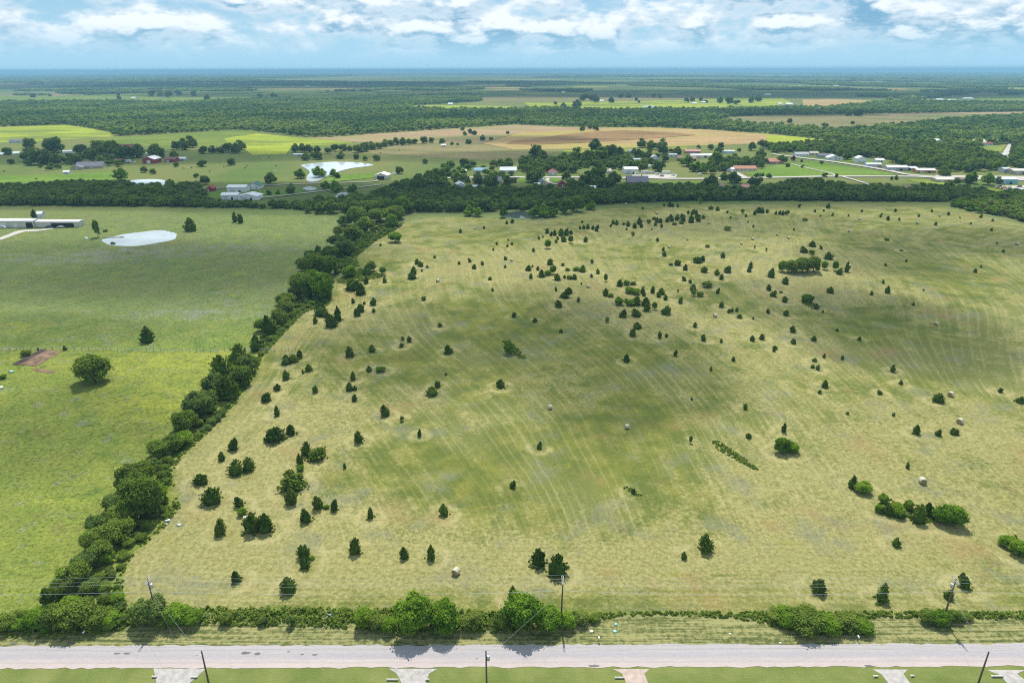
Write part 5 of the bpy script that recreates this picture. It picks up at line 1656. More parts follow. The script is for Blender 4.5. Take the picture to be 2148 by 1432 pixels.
for (x, y, w, dp, wh, rh, wc, rc, yaw, lab, cat, fr) in HB:
    if 'carport building' in lab:
        op = [(.2, .75, 3.6, 'dark')]
    elif 'barn with white roof' in lab:
        op = [(.35, .65, 3.6, 'white')]
    elif cat in ('barn', 'shed', 'building'):
        op = [(.15, .4, min(wh * .8, 3.4), 'palegrey' if wc != 'palegrey' else 'grey'), (.6, .72, 2.2, 'dark')]
    else:
        op = ()
    B(x, y, w, dp, wh, rh, wc, rc, yaw, lab, cat, fr, op, wins=cat in ('house', 'trailer', 'garage') or 'tall two' in lab, chimney=cat == 'house' and dp > 13)
# the arched tin shed
p = P(1374, 336, 0)
o = empty('arched_shed', (p[0], p[1] + 6, 0))
vs, fs = [], []
n = 14
for yy in (-6, 6):
    for k in range(n + 1):
        an = math.pi * k / n
        vs.append((-math.cos(an) * 6.0, yy, math.sin(an) * 5.4))
for k in range(n):
    fs.append((k, k + 1, n + 2 + k, n + 1 + k))
MB().add(vs, fs).build('roof', BM['tin'], o, True)
MB().add([(v[0] * .995, -5.9, v[2] * .995) for v in vs[:n + 1]], [tuple(range(n + 1))]).build('wall', BM['palegrey'], o)
MB().box((0, -5.98, 1.7), (3.4, 0.1, 3.4)).build('door', BM['white'], o)
tag(o, 'arched silver tin shed in the upper village', 'shed')
FOOT.append((p[0], p[1] + 6, 8))
# far tiny farm buildings
for i, (x, y, w, lab) in enumerate([
    (279, 207.5, 9, 'tiny pale farm roof before the distant left wood'), (336, 204, 8, 'tiny white house among the distant left trees'), (582, 207, 9, 'tiny white roof at the edge of the distant strip field'), (945, 220.5, 10, 'tiny pale farmhouse in the distant yellow clearing'), (902, 211.5, 8, 'tiny roof above the distant yellow clearing'),
    (1213, 217.5, 12, 'tiny white barn left of the distant tree clump'), (1262, 214, 9, 'tiny roof inside the distant tree clump'), (1457, 219.5, 9, 'tiny white house in the distant middle clump'), (1476, 217, 9, 'tiny grey roof right of distant middle clump'), (1656, 221, 14, 'long white distant barn left of the tan field'), (1636, 220.5, 8, 'tiny white distant shed left of the long white barn'),
    (1755, 182, 11, 'white speck of a building under the right horizon'), (1898, 203, 8, 'tiny white roof above the distant right trees'), (1896, 219, 12, 'pale distant roof in the right tree belt'), (1950, 193.5, 20, 'long white distant warehouse at right'), (1972, 211.5, 14, 'left one of the blue-grey distant sheds'), (1997, 212.5, 16, 'middle one of the blue-grey distant sheds'), (2032, 209, 20, 'right one of the blue-grey distant sheds'),
    (1182, 195, 7, 'white speck on the distant pasture edge'), (750, 191.5, 7, 'white speck right of the distant tree strip'), (645, 181, 9, 'pale speck of a house near the centre horizon'), (1611, 200, 12, 'tiny grey roof above the distant green field'), (230, 174, 6, 'white speck under the left horizon'), (627, 251, 6, 'tiny pale roof deep in the dark wood'), (832, 242, 8, 'pale speck in the middle of the wood')]):
    B(x, y, w, 12 + 0.4 * w, 4, 2.5, 'white', ['white', 'tin', 'palegrey'][i % 3], 0, lab, 'farm building', wins=False)

# ------------------------------------------------------------------ vehicles
M['tyre'] = mat('tyre', (0.02, 0.02, 0.02), 0.9, 0.1, 3.0)


def vehicle(px, py, L, H, col, yaw, label, kind='car'):
    p = P(px, py, 0)
    o = empty('parked_' + kind, (p[0], p[1], ground_z(p[0], p[1]) + (0.75 if p[1] > 600 else 0.05)), R(yaw))
    W = 1.9 if kind != 'camper' else 2.4
    pr = [(-L / 2, .45), (-L / 2, .95), (-L * .28, 1.0), (-L * .2, H), (L * .22, H), (L * .33, 1.02), (L / 2, .92), (L / 2, .45)] if kind != 'camper' else \
        [(-L / 2, .5), (-L / 2, H * .9), (-L / 2 + .3, H), (L / 2 - .3, H), (L / 2, H * .8), (L / 2, .5)]
    k = len(pr)
    mb = MB()
    mb.add([(a, -W / 2, b) for a, b in pr] + [(a, W / 2, b) for a, b in pr], [tuple(range(k)), tuple(range(2 * k - 1, k - 1, -1))] + [(j, k + j, k + (j + 1) % k, (j + 1) % k) for j in range(k)])
    mb.build('body', BM[col], o)
    g = MB()
    for s in (-1, 1):
        if kind == 'camper':
            for u in (-.25, .2):
                g.box((u * L, s * (W / 2 + .01), H * .65), (L * .18, .03, .6))
        else:
            g.box((0.01 * L, s * (W / 2 + .01), (1.05 + H) / 2), (L * .38, .03, (H - 1.05) * .7))
    g.build('window', M['glass'], o)
    for u in (-.31, .31):
        for s in (-1, 1):
            MB().tube([(u * L, s * (W / 2 - .12), .36), (u * L, s * (W / 2 + .03), .36)], .36, 12).build('wheel', M['tyre'], o)
    return tag(o, label, kind)


for (px, py, L, H, c, yaw, lab, kd) in [
    (8, 479.5, 5, 1.8, 'white', 0, 'white car parked before the long barn doors', 'car'), (128, 478, 4.8, 1.6, 'palegrey', 5, 'pale car in front of the dark barn bay', 'car'), (104, 477.5, 5, 1.7, 'slate', 0, 'dark pickup at the left of the dark barn bay', 'car'),
    (1335, 367, 5.2, 2, 'white', 10, 'white van at the left of the vehicle lot', 'car'), (1352, 366, 8, 3.1, 'white', 5, 'white camper in the vehicle lot', 'camper'), (1366, 366.5, 7, 3, 'cream', 0, 'cream camper in the vehicle lot', 'camper'), (1378, 368, 5, 1.8, 'palegrey', 20, 'grey car in the vehicle lot', 'car'), (1397, 366.5, 9, 3.2, 'white', 0, 'long white camper right in the vehicle lot', 'camper'), (1412, 370, 5.4, 2.4, 'white', -10, 'white truck at the right end of the vehicle lot', 'car'), (1388, 371.5, 5, 1.7, 'slate', 0, 'dark car in front of the vehicle lot', 'car'), (1362, 353, 6, 3, 'white', 60, 'white camper behind the vehicle lot tree', 'camper'), (1468, 368, 5, 2, 'white', 0, 'white car on grass right of the vehicle lot', 'car'),
    (2096, 394, 5, 1.7, 'slate', 20, 'dark car at the left of the junk yard', 'car'), (2106, 397, 5, 1.7, 'rust', -30, 'rusty car in the junk yard', 'car'), (2117, 395.5, 5, 1.7, 'palegrey', 40, 'grey car in the junk yard', 'car'), (2126, 399, 5, 1.7, 'white', 10, 'white car in the junk yard', 'car'), (2138, 394, 5, 1.8, 'slate', 0, 'dark truck at the back of the junk yard', 'car'), (2143, 399, 5, 1.7, 'cream', 0, 'cream car at the frame edge junk yard', 'car'),
    (1557, 408, 5, 1.6, 'blue', 0, 'bright blue car behind the far treeline', 'car'), (270, 342, 7, 3, 'white', 0, 'white camper left of the red barn', 'camper'), (281, 343, 5, 2, 'white', 20, 'white truck left of the red barn', 'car'), (1684, 349.5, 5, 1.7, 'slate', 0, 'dark car on the grassy lane', 'car'), (978, 372, 5, 1.7, 'palegrey', 0, 'pale car beside the centre houses', 'car'), (828, 367, 5, 1.8, 'white', 20, 'white car right of the carport building', 'car'), (1091, 402, 4, 1.6, 'white', 0, 'white car on the lawn below the big centre tree', 'car'), (1845, 352, 5, 1.7, 'red', 0, 'red car by the blue-grey mobile home', 'car')]:
    vehicle(px, py, L, H, c, yaw, lab, kd)

# ------------------------------------------------------------------ cattle
M['cow_dark'] = mat('dark hide', (0.035, 0.025, 0.02), 0.9, 0.2, 2.0)
M['cow_red'] = mat('red brown hide', (0.15, 0.06, 0.03), 0.9, 0.2, 2.0)
M['cow_white'] = mat('white hide', (0.6, 0.58, 0.54), 0.9, 0.2, 2.0)


def cow_mesh(m):
    bm = bmesh.new()
    sk = {0: (-1.0, 0, 1.12, .30), 1: (-.45, 0, 1.08, .36), 2: (.15, 0, 1.05, .37), 3: (.65, 0, 1.12, .33), 4: (1.0, 0, 1.25, .2), 5: (1.3, 0, 1.05, .15), 6: (1.62, 0, .85, .10),
          7: (-.85, .2, .75, .15), 8: (-.93, .2, .42, .08), 9: (-.85, .2, .05, .06), 10: (-.85, -.2, .75, .15), 11: (-.93, -.2, .42, .08), 12: (-.85, -.2, .05, .06),
          13: (.6, .2, .7, .12), 14: (.62, .2, .4, .075), 15: (.6, .2, .05, .06), 16: (.6, -.2, .7, .12), 17: (.62, -.2, .4, .075), 18: (.6, -.2, .05, .06), 19: (-1.22, 0, 1.1, .05), 20: (-1.27, 0, .6, .03)}
    ed = [(0, 1), (1, 2), (2, 3), (3, 4), (4, 5), (5, 6), (0, 7), (7, 8), (8, 9), (0, 10), (10, 11), (11, 12), (3, 13), (13, 14), (14, 15), (3, 16), (16, 17), (17, 18), (0, 19), (19, 20)]
    vs = [bm.verts.new(sk[k][:3]) for k in range(21)]
    for a, b in ed:
        bm.edges.new((vs[a], vs[b]))
    me = bpy.data.meshes.new('cow')
    bm.to_mesh(me)
    bm.free()
    o = bpy.data.objects.new('cow_tmp', me)
    COL.objects.link(o)
    md = o.modifiers.new('s', 'SKIN')
    for k in range(21):
        me.skin_vertices[0].data[k].radius = (sk[k][3], sk[k][3])
    me.skin_vertices[0].data[1].use_root = True
    dg = bpy.context.evaluated_depsgraph_get()
    out = bpy.data.meshes.new_from_object(o.evaluated_get(dg))
    bpy.data.objects.remove(o)
    out.materials.clear()
    out.materials.append(m)
    for q in out.polygons:
        q.use_smooth = True
    return out


COWS = {k: cow_mesh(M['cow_' + k]) for k in ('dark', 'red', 'white')}
CMARK = [(q, P(q[0], q[1], 0)[:2], s) for q, s in [((700, 350), 'the irregular bright pond'), ((426, 352), 'the round tree by the red barn'), ((310, 343), 'the white-roofed red barn'), ((110, 380), 'the left green paddock'), ((830, 325), 'the sloping olive pasture')]]
CW = [(395, 354, 'white'), (402, 353, 'dark'), (385, 355, 'red'), (440, 361, 'dark'), (470, 351, 'dark'), (514, 354, 'red'), (460, 341, 'red'), (518, 349, 'red'), (76, 377, 'dark'), (162, 380, 'dark'), (232, 369, 'dark'), (9, 361, 'dark'), (553, 352, 'white'), (579, 349, 'dark'), (576, 361, 'white'), (553, 336, 'white'), (565, 331, 'dark'), (798, 322, 'dark'), (838, 316, 'dark')]
rel = relate([P(a, b, 0)[:2] for a, b, c in CW], CMARK)
for i, (a, b, c) in enumerate(CW):
    p = P(a, b, 0)
    tag(link('cow', COWS[c], None, (p[0], p[1], 0.02), RNG.uniform(0, 6.28), (1.05, 1.05, 1.05)), '%s cow grazing, %s %s' % ({'dark': 'black', 'red': 'reddish brown', 'white': 'pale'}[c], rel[i][0], rel[i][1]), 'cow', 'cattle grazing beyond the treeline')

# ------------------------------------------------------------------ treeline trees, one by one along its front
def along(pts, step, rng, jit=2.0):
    out = []
    for (x0, y0), (x1, y1) in zip(pts[:-1], pts[1:]):
        n = max(1, int(round(abs(x1 - x0) / step)))
        for k in range(n):
            t = (k + rng.uniform(-.25, .25)) / n
            out.append((x0 + (x1 - x0) * t + rng.uniform(-jit, jit), y0 + (y1 - y0) * t + rng.uniform(-.8, .8)))
    return out


rg = random.Random(5)
TL = []
for x, y in along([(-30, 433), (130, 434), (270, 435), (400, 436), (520, 438), (620, 441), (690, 446)], 17, rg):
    TL.append((x, y, rg.uniform(20, 29) * (0.75 if 425 < x < 650 else 1), rg.uniform(.6, .85), rg.choice(['mid', 'mid', 'mid_b'])))
for x, y, w, k in [(648, 449, 17, 'mid_b'), (672, 451, 22, 'mid_b'), (698, 451, 30, 'mid_b'), (738, 450, 34, 'mid'), (772, 446, 24, 'mid_b')]:
    TL.append((x, y, w, .85, k))
for x, y in along([(860, 447), (960, 447), (1050, 446)], 19, rg):
    TL.append((x, y, rg.uniform(24, 33), rg.uniform(.65, .9), rg.choice(['mid', 'mid', 'mid_b'])))
for x, y, w, hf, k in [(985, 456, 26, .8, 'mid_c'), (1003, 457, 22, .8, 'mid_c'), (1055, 458, 18, 1.1, 'mid_b'), (1120, 459, 26, .9, 'mid_c'), (1142, 460, 34, .75, 'mid_c'), (1160, 458, 24, .8, 'mid_c'), (1188, 452, 30, 1.1, 'mid_b'), (1210, 448, 30, 1.0, 'mid_b'), (1240, 443, 24, .7, 'mid_c'), (1468, 428, 11, 1.1, 'mid_c')]:
    TL.append((x, y, w, hf, k))
for x, y in along([(1060, 442), (1150, 440), (1250, 432), (1330, 427), (1450, 424), (1600, 423), (1800, 424), (1985, 426)], 17, rg):
    TL.append((x, y, rg.uniform(22, 32), rg.uniform(.6, .85), rg.choice(['mid', 'mid', 'mid', 'mid_b'])))
for x, y in along([(-20, 421), (150, 419), (300, 419), (420, 420), (560, 428), (640, 431), (760, 436), (850, 430), (960, 432), (1060, 428)], 26, rg):
    if 425 < x < 655:
        continue
    TL.append((x, y, rg.uniform(22, 30), rg.uniform(.6, .8), rg.choice(['mid', 'mid', 'mid_b'])))
for x, y in along([(1250, 418), (1400, 412), (1600, 410), (1800, 411), (1950, 414)], 28, rg):
    TL.append((x, y, rg.uniform(22, 30), rg.uniform(.6, .8), rg.choice(['mid', 'mid', 'mid_b'])))
TMARK = [(q, P(q[0], q[1], 0)[:2], s) for q, s in [
    ((60, 470), 'the long pale barn'), ((290, 485), 'the pale oval pond'), ((500, 465), 'the two pasture cedars'), ((500, 415), 'the white building group'), ((660, 445), 'the lobe of light trees'), ((715, 410), 'the tiny bright pond'), ((840, 455), 'the hedgerow corner'),
    ((975, 400), 'the tall pale shed'), ((1085, 452), 'the small dark pond'), ((1244, 400), 'the little white shed'), ((1339, 395), 'the brick house'), ((1440, 430), 'the far cedar thicket'), ((1566, 404), 'the pinkish hidden house'), ((1690, 428), 'the field edge cedars'),
    ((1840, 398), 'the straight farm drive'), ((1908, 404), 'the brown hidden house'), ((1985, 384), 'the flat roofed building')]]


def put_trees(lst, marks, phrase, group, name='tree'):
    rel = relate([P(q[0], q[1] - .2 * q[2], 0)[:2] for q in lst], marks)
    for i, (x, y, w, hf, k) in enumerate(lst):
        p = P(x, y - .15 * w)
        wm = w / pxm(x, y)
        word = {'mid': 'dark', 'mid_b': 'green', 'mid_c': 'bright green', 'red': 'dark red'}[k]
        lab = '%s %s, %s %s' % (word, phrase, rel[i][0], rel[i][1])
        plant(name, RNG.choice(TR[k]), (p[0], p[1], p[2] - .15 * wm * hf), wm * 1.2, wm * hf * 1.25, RNG.uniform(0, 6.28), lab, 'tree', group, RNG.choice(TRUNK), w > 12)


put_trees(TL, TMARK, 'treeline tree', 'trees of the long treeline behind the fields', 'treeline_tree')

VT = """63 315 25;115 326 42;18 328 20;25 346 14;55 341 22;85 351 40;62 332 24;120 349 25;140 346 20;162 347 22;213 352 22;197 344 35;170 326 24;215 331 44;240 335 40;262 339 40;290 335 30;330 337 34;365 335 20;250 352 16;303 364 15;321 367 14;370 352 12;426 352 20;486 349 18;413 374 12;430 390 22;
370 316 20;388 318 25;404 313 24;428 325 18;446 324 18;463 324 18;480 323 26;497 325 24;507 317 22;255 384 34 b;620 322 18;635 322 18;650 322 18;666 322 16;688 324 15;703 320 18;720 319 18;733 319 14;642 339 20;658 334 14;667 338 20;714 336 18;747 336 14;766 339 12 b;790 340 16;
750 323 22;765 321 22;780 317 20;795 315 18;806 311 18;818 308 16;831 306 16;845 307 16;858 305 14;870 304 14;890 303 16;905 301 12;927 304 14;948 306 8;960 306 6;983 304 14;1012 297 12;1030 296 10;975 286 10 b;986 282 10;995 285 12;1065 282 8;970 276 10 b;1222 277 12;1250 276 16;1237 272 10;
630 378 26 b;669 377 32 b;700 373 18 b;708 376 13;568 391 28;610 409 20;565 411 12;583 410 10;684 401 24 b;706 407 28 b;740 406 22 b;930 356 14;945 354 20;975 353 22;990 353 20;1040 351 12;1052 351 18;1066 350 20;977 383 18;960 381 20;1003 390 24;1066 393 24;1030 400 36;838 367 18;892 345 12;905 400 40;920 385 34;880 396 30;935 372 28 b;870 405 30;
1092 343 12;1100 352 24;1130 343 40;1116 362 30;1155 360 22;1182 358 24;1202 366 24;1118 388 36;1130 380 24;1187 380 20;1198 400 26;1140 399 9;1230 394 36;1252 397 26;1276 397 26;1256 383 34;1288 392 30;1248 323 28;1254 332 14;1280 335 34;1298 330 22;1346 313 20;1366 317 24;1386 319 24;1390 327 22;1360 336 18;1338 333 18;
1182 348 26;1205 346 32;1235 350 34;1262 347 36;1290 352 28;1312 347 24;1395 342 16;1420 330 20;1348 361 22;1380 363 28;1440 353 30 b;1430 346 16;1460 364 28 b;1476 367 20 b;1500 354 32;1520 362 26;1540 346 22;1563 343 16;1590 347 26;1595 335 22;1576 319 18;1600 314 22;1550 319 9;1507 326 18;1490 316 14;1512 313 14;1465 313 10;1599 371 8;1613 375 12;1518 380 18;1535 376 14;1540 388 30;1490 401 30;1582 395 30;
1640 346 22;1663 338 10 r;1681 341 6;1682 353 6;1610 373 8;1754 373 8;1730 373 12;1870 379 8;1880 378 10;1723 345 8;1752 337 10;1776 338 20;1862 335 20;1980 373 26;2006 389 16;2035 389 28 b;2070 392 30 b;2095 388 16;2126 351 22;1652 352 10;
70 207 12;105 204 8;248 202 8;250 212 10;320 205 16;338 206 14;355 208 16;375 203 14;408 205 14;435 213 14;545 208 12;575 210 16;1165 221 8;1182 231 14;1210 230 22;1225 215 18;1240 215 18;1250 218 18;1282 218 14;1302 208 12;1318 208 14;1335 213 8;1340 217 6;1440 217 12;1452 215 12;1470 214 10;1480 218 10;1510 219 14;1530 221 18;1545 222 14;1575 218 16;1590 216 16;1372 206 10;1385 208 10;1656 261 12;1788 262 9;1730 270 14;1923 257 5;1780 246 14;1800 247 20"""
VL = []
for e in VT.replace('\n', '').split(';'):
    q = e.split()
    k = {'b': 'mid_c', 'r': 'red'}.get(q[3] if len(q) > 3 else '', None) or rg.choice(['mid', 'mid', 'mid_b'])
    VL.append((float(q[0]), float(q[1]), float(q[2]), rg.uniform(.7, .95), k))
VMARK = [(q, P(q[0], q[1], 0)[:2], s) for q, s in [
    ((185, 354), 'the blue-grey farmhouse'), ((312, 343), 'the white-roofed red barn'), ((262, 317), 'the dark red roofed house'), ((140, 322), 'the white greenhouse'), ((31, 300), 'the far left grey house'), ((500, 405), 'the white building group'), ((300, 385), 'the narrow bright pond'), ((450, 324), 'the left yellow meadow trees'),
    ((700, 348), 'the irregular bright pond'), ((660, 320), 'the low grey shed'), ((800, 310), 'the tan track tree row'), ((990, 290), 'the pinkish dry field'), ((801, 377), 'the white carport building'), ((970, 398), 'the tall pale shed'), ((1030, 385), 'the long grey roof'), ((1010, 362), 'the blue roof'),
    ((1120, 392), 'the tall white shed'), ((1179, 391), 'the red house'), ((1160, 367), 'the red-roofed white house'), ((1244, 400), 'the little white shed'), ((1339, 388), 'the brick house'), ((1229, 327), 'the orange shed'), ((1374, 335), 'the arched tin shed'), ((1324, 364), 'the big white shed'),
    ((1440, 337), 'the dark red barn'), ((1528, 322), 'the pale blue mobile home'), ((1564, 358), 'the long red roof'), ((1628, 344), 'the small red roof'), ((1752, 336), 'the white gabled house'), ((1808, 342), 'the two-storey white house'), ((1884, 358), 'the long grey building'), ((1984, 382), 'the flat roofed building'), ((2114, 386), 'the teal building'), ((1755, 372), 'the road junction'),
    ((330, 205), 'the distant left farm'), ((580, 208), 'the distant strip field'), ((1240, 216), 'the distant tree clump farm'), ((1470, 217), 'the distant middle farm'), ((1575, 219), 'the distant green field'), ((1700, 258), 'the olive field')]]
put_trees(VL, VMARK, 'tree among far farms', 'trees round the houses beyond the treeline', 'village_tree')

# ------------------------------------------------------------------ woodland: one mass, instances on points
FAR_T = [tree_mesh(s, M['wood_leaf'], 11, 12, 0.17, 0.08, 1.15) for s in (61, 62, 63, 64)]
NEAR_T = TR['mid'] + TR['mid_b']
BRIGHT_T = [tree_mesh(s, M['leaf_yellow'], 26, 50, 0.075, 0.08) for s in (71, 72)] + TR['mid_c']


def scatter_wood(name, label, polys, meshes, spacing, wmin, wmax, hf, seed, avoid=(), keep=1.0, clump=0.0, fmin=0.0, rings=None):
    rng = np.random.default_rng(seed)
    xs_, ys_ = [], []
    for pl in polys:
        x0, y0 = pl.min(0)
        x1, y1 = pl.max(0)
        nx, ny = int((x1 - x0) / spacing) + 1, int((y1 - y0) / spacing) + 1
        gx, gy = np.meshgrid(np.arange(nx), np.arange(ny))
        gx = x0 + (gx.ravel() + rng.uniform(-.45, .45, nx * ny) + 0.5 * (gy.ravel() % 2)) * spacing
        gy = y0 + (gy.ravel() + rng.uniform(-.45, .45, nx * ny)) * spacing
        m = inside(pl, gx, gy) & (np.abs(gx) < gy * 0.82 + 120) & (rng.uniform(size=gx.shape) < keep)
        gx, gy = gx[m], gy[m]
        if clump:
            v = np.sin(gx / clump + 1.3 * np.sin(gy / clump * 0.7)) + np.sin(gy / clump * 0.37 + gx / clump * 0.6 + seed) + 0.6 * np.sin(gx / clump * 0.23 - gy / clump * 0.11)
            m = v > fmin
            gx, gy = gx[m], gy[m]
        xs_.append(gx)
        ys_.append(gy)
    x, y = np.concatenate(xs_), np.concatenate(ys_)
    ok = np.ones(len(x), bool)
    for a in avoid:
        ok &= ~inside(a, x, y)
    for (fx, fy, r) in FOOT:
        ok &= np.hypot(x - fx, y - fy + r * .5) > r + spacing * 0.45
    x, y = x[ok], y[ok]
    z = relief(x, y) - 0.3
    me = bpy.data.meshes.new(name)
    me.vertices.add(len(x))
    me.vertices.foreach_set('co', np.stack([x, y, z], 1).astype(np.float32).ravel())
    w = rng.uniform(wmin, wmax, len(x))
    h = w * rng.uniform(hf[0], hf[1], len(x))
    at = me.attributes.new('size', 'FLOAT_VECTOR', 'POINT')
    at.data.foreach_set('vector', np.stack([w, w, h], 1).astype(np.float32).ravel())
    at = me.attributes.new('turn', 'FLOAT_VECTOR', 'POINT')
    at.data.foreach_set('vector', np.stack([0 * x, 0 * x, rng.uniform(0, 6.28, len(x))], 1).astype(np.float32).ravel())
    at = me.attributes.new('pick', 'INT', 'POINT')
    at.data.foreach_set('value', rng.integers(0, len(meshes), len(x)).astype(np.int32))
    o = link(name, me)
    cl = bpy.data.collections.new(name + '_kinds')
    for i, m_ in enumerate(meshes):
        cl.objects.link(bpy.data.objects.new('%s_kind_%d' % (name, i), m_))
    ng = bpy.data.node_groups.new(name, 'GeometryNodeTree')
    ng.interface.new_socket('Geometry', in_out='INPUT', socket_type='NodeSocketGeometry')
    ng.interface.new_socket('Geometry', in_out='OUTPUT', socket_type='NodeSocketGeometry')
    gi, go = ng.nodes.new('NodeGroupInput'), ng.nodes.new('NodeGroupOutput')
    ip = ng.nodes.new('GeometryNodeInstanceOnPoints')
    ci = ng.nodes.new('GeometryNodeCollectionInfo')
    ci.inputs[0].default_value = cl
    ci.inputs[1].default_value = True
    ci.inputs[2].default_value = True

    def na(nm, dt):
        n_ = ng.nodes.new('GeometryNodeInputNamedAttribute')
        n_.data_type = dt
        n_.inputs[0].default_value = nm
        return n_.outputs[0]
    L_ = ng.links.new
    L_(gi.outputs[0], ip.inputs['Points'])
    L_(ci.outputs[0], ip.inputs['Instance'])
    ip.inputs['Pick Instance'].default_value = True
    L_(na('pick', 'INT'), ip.inputs['Instance Index'])
    L_(na('turn', 'FLOAT_VECTOR'), ip.inputs['Rotation'])
    L_(na('size', 'FLOAT_VECTOR'), ip.inputs['Scale'])
    L_(ip.outputs[0], go.inputs[0])
    md = o.modifiers.new('scatter', 'NODES')
    md.node_group = ng
    return tag(o, label, None, None, 'stuff')


def pp(pts):
    return np.array([P(p[0], p[1], 0)[:2] for p in pts])


W_BACK = [pp([(-60, 398), (88, 392), (151, 386), (239, 386), (300, 394), (360, 391), (418, 390), (424, 414), (445, 430), (560, 433), (640, 430), (690, 424), (760, 414), (800, 405), (830, 388), (900, 378), (930, 380), (950, 402), (1060, 400), (1090, 402), (1250, 402), (1260, 426), (1100, 440), (900, 440), (720, 444), (540, 434), (0, 430), (-60, 430)]),
          pp([(1260, 404), (1300, 397), (1350, 392), (1480, 395), (1560, 405), (1620, 396), (1650, 385), (1700, 383), (1790, 394), (1900, 400), (1990, 394), (2060, 402), (2080, 412), (1990, 423), (1600, 420), (1400, 421), (1262, 426)])]
scatter_wood('woodland', 'dark mass of trees filling the long treeline', W_BACK, NEAR_T, 7.5, 8, 12, (.5, .72), 1)
scatter_wood('woodland', 'bright green wood at the right end of the treeline', [pp([(1985, 430), (2035, 418), (2100, 408), (2260, 400), (2260, 486), (2148, 466), (2083, 451), (2035, 445)])], BRIGHT_T, 6.0, 6.5, 10, (.6, .85), 2)
scatter_wood('woodland', 'green woods round the right hand houses', [
    pp([(1610, 312), (1700, 306), (1790, 304), (1900, 306), (1960, 311), (2050, 320), (2090, 334), (2104, 348), (2110, 358), (2020, 362), (1960, 356), (1905, 352), (1870, 342), (1870, 336), (1800, 330), (1740, 326), (1650, 321), (1612, 320)]),
    pp([(2118, 345), (2200, 340), (2200, 362), (2130, 358)]), pp([(2128, 296), (2200, 290), (2200, 338), (2118, 340), (2124, 318)])], NEAR_T + BRIGHT_T, 9.0, 9, 14, (.75, 1.0), 3)
scatter_wood('woodland', 'trees filling the gaps between the village houses', [pp([(1088, 360), (1100, 340), (1130, 335), (1230, 342), (1300, 342), (1380, 350), (1300, 358), (1250, 352), (1200, 358), (1130, 368)]), pp([(1480, 352), (1520, 345), (1600, 340), (1610, 352), (1540, 356), (1500, 362)])], NEAR_T, 9.5, 8, 13, (.7, .95), 4)
scatter_wood('woodland', 'loose scrub and trees round the left farms', [pp([(50, 352), (60, 335), (110, 328), (150, 330), (260, 330), (275, 342), (225, 350), (170, 345), (110, 358)]), pp([(180, 322), (300, 322), (300, 330), (190, 330)]), pp([(960, 352), (1080, 345), (1090, 385), (1060, 398), (940, 398), (930, 380)]), pp([(1090, 402), (1105, 385), (1200, 385), (1290, 392), (1250, 402)]), pp([(1420, 350), (1520, 345), (1530, 366), (1440, 368)]), pp([(1240, 325), (1420, 318), (1430, 328), (1330, 336), (1250, 338)])], NEAR_T, 13.0, 7, 12, (.6, .8), 14, keep=0.45)
scatter_wood('undergrowth', 'low brush filling the gaps of the hedgerow', [pp(q) for q in [
    [(-20, 1330), (100, 1330), (270, 1318), (262, 1262), (250, 1215), (275, 1150), (345, 1095), (366, 1050), (350, 1010), (310, 1020), (260, 1040), (220, 1090), (180, 1160), (150, 1220), (100, 1270), (-20, 1310)],
    [(350, 1015), (350, 985), (385, 948), (435, 905), (485, 850), (530, 790), (548, 745), (530, 738), (495, 780), (450, 820), (400, 880), (350, 940), (315, 985), (320, 1015)],
    [(552, 745), (590, 700), (630, 655), (690, 638), (698, 590), (745, 545), (785, 505), (845, 468), (800, 460), (740, 480), (705, 520), (650, 560), (615, 610), (590, 650), (550, 700), (535, 740)]]], TR['leaf'] + TR['leaf_dark'] + TR['leaf_bright'][:1], 3.3, 2.0, 4.4, (.5, .85), 15)
W1 = pp([(-60, 216), (250, 214), (380, 217.5), (560, 208), (700, 205.5), (1010, 198), (1010, 213), (860, 222), (870, 228), (950, 232), (1080, 231.5), (1110, 228), (1200, 231), (1280, 232.5), (1480, 231), (1530, 245), (1500, 257), (1608, 265.5), (1744, 276.5), (1784, 298), (1690, 289), (1620, 281), (1492, 272), (1377, 267), (1271, 267), (1080, 261),
         (952, 269), (690, 287), (640, 287), (545, 276), (500, 272), (240, 286), (239, 278), (141, 262), (-60, 268)])
W2 = pp([(1744, 276.5), (1822, 271.5), (1922, 261.5), (2035, 249.5), (2250, 238.5), (2250, 300), (2120, 302), (2040, 312), (1960, 308), (1900, 304), (1790, 302)])
W4 = pp([(1660, 227.5), (1734, 228), (1829, 218), (1860, 214), (2050, 216), (2250, 218), (2250, 233.5), (1830, 238.5), (1769, 240.5), (1608, 242), (1540, 245), (1482, 231), (1600, 229)])
scatter_wood('woodland', 'broad dark wood across the middle distance', [W1, W2, W4], FAR_T, 9.5, 6, 16, (.6, .95), 5, FPOLY)
W3 = pp([(-400, 203), (250, 199.5), (540, 193.5), (1080, 189.5), (1250, 195), (1400, 197), (1640, 202.5), (1690, 208), (1749, 207.5), (1860, 212), (2048, 200.5), (2600, 195), (2600, 172), (-400, 172)])
scatter_wood('woodland', 'patchy woods towards the horizon', [W3], FAR_T, 21.0, 22, 36, (.32, .42), 6, FPOLY, clump=180.0, fmin=0.0)
far = np.array([(-9000, 7000), (9000, 7000), (20000, 21000), (-20000, 21000)], float)
scatter_wood('woodland', 'hazy belts of far woods under the horizon', [far], FAR_T, 85.0, 70, 150, (.09, .13), 7, clump=900.0, fmin=-0.3)

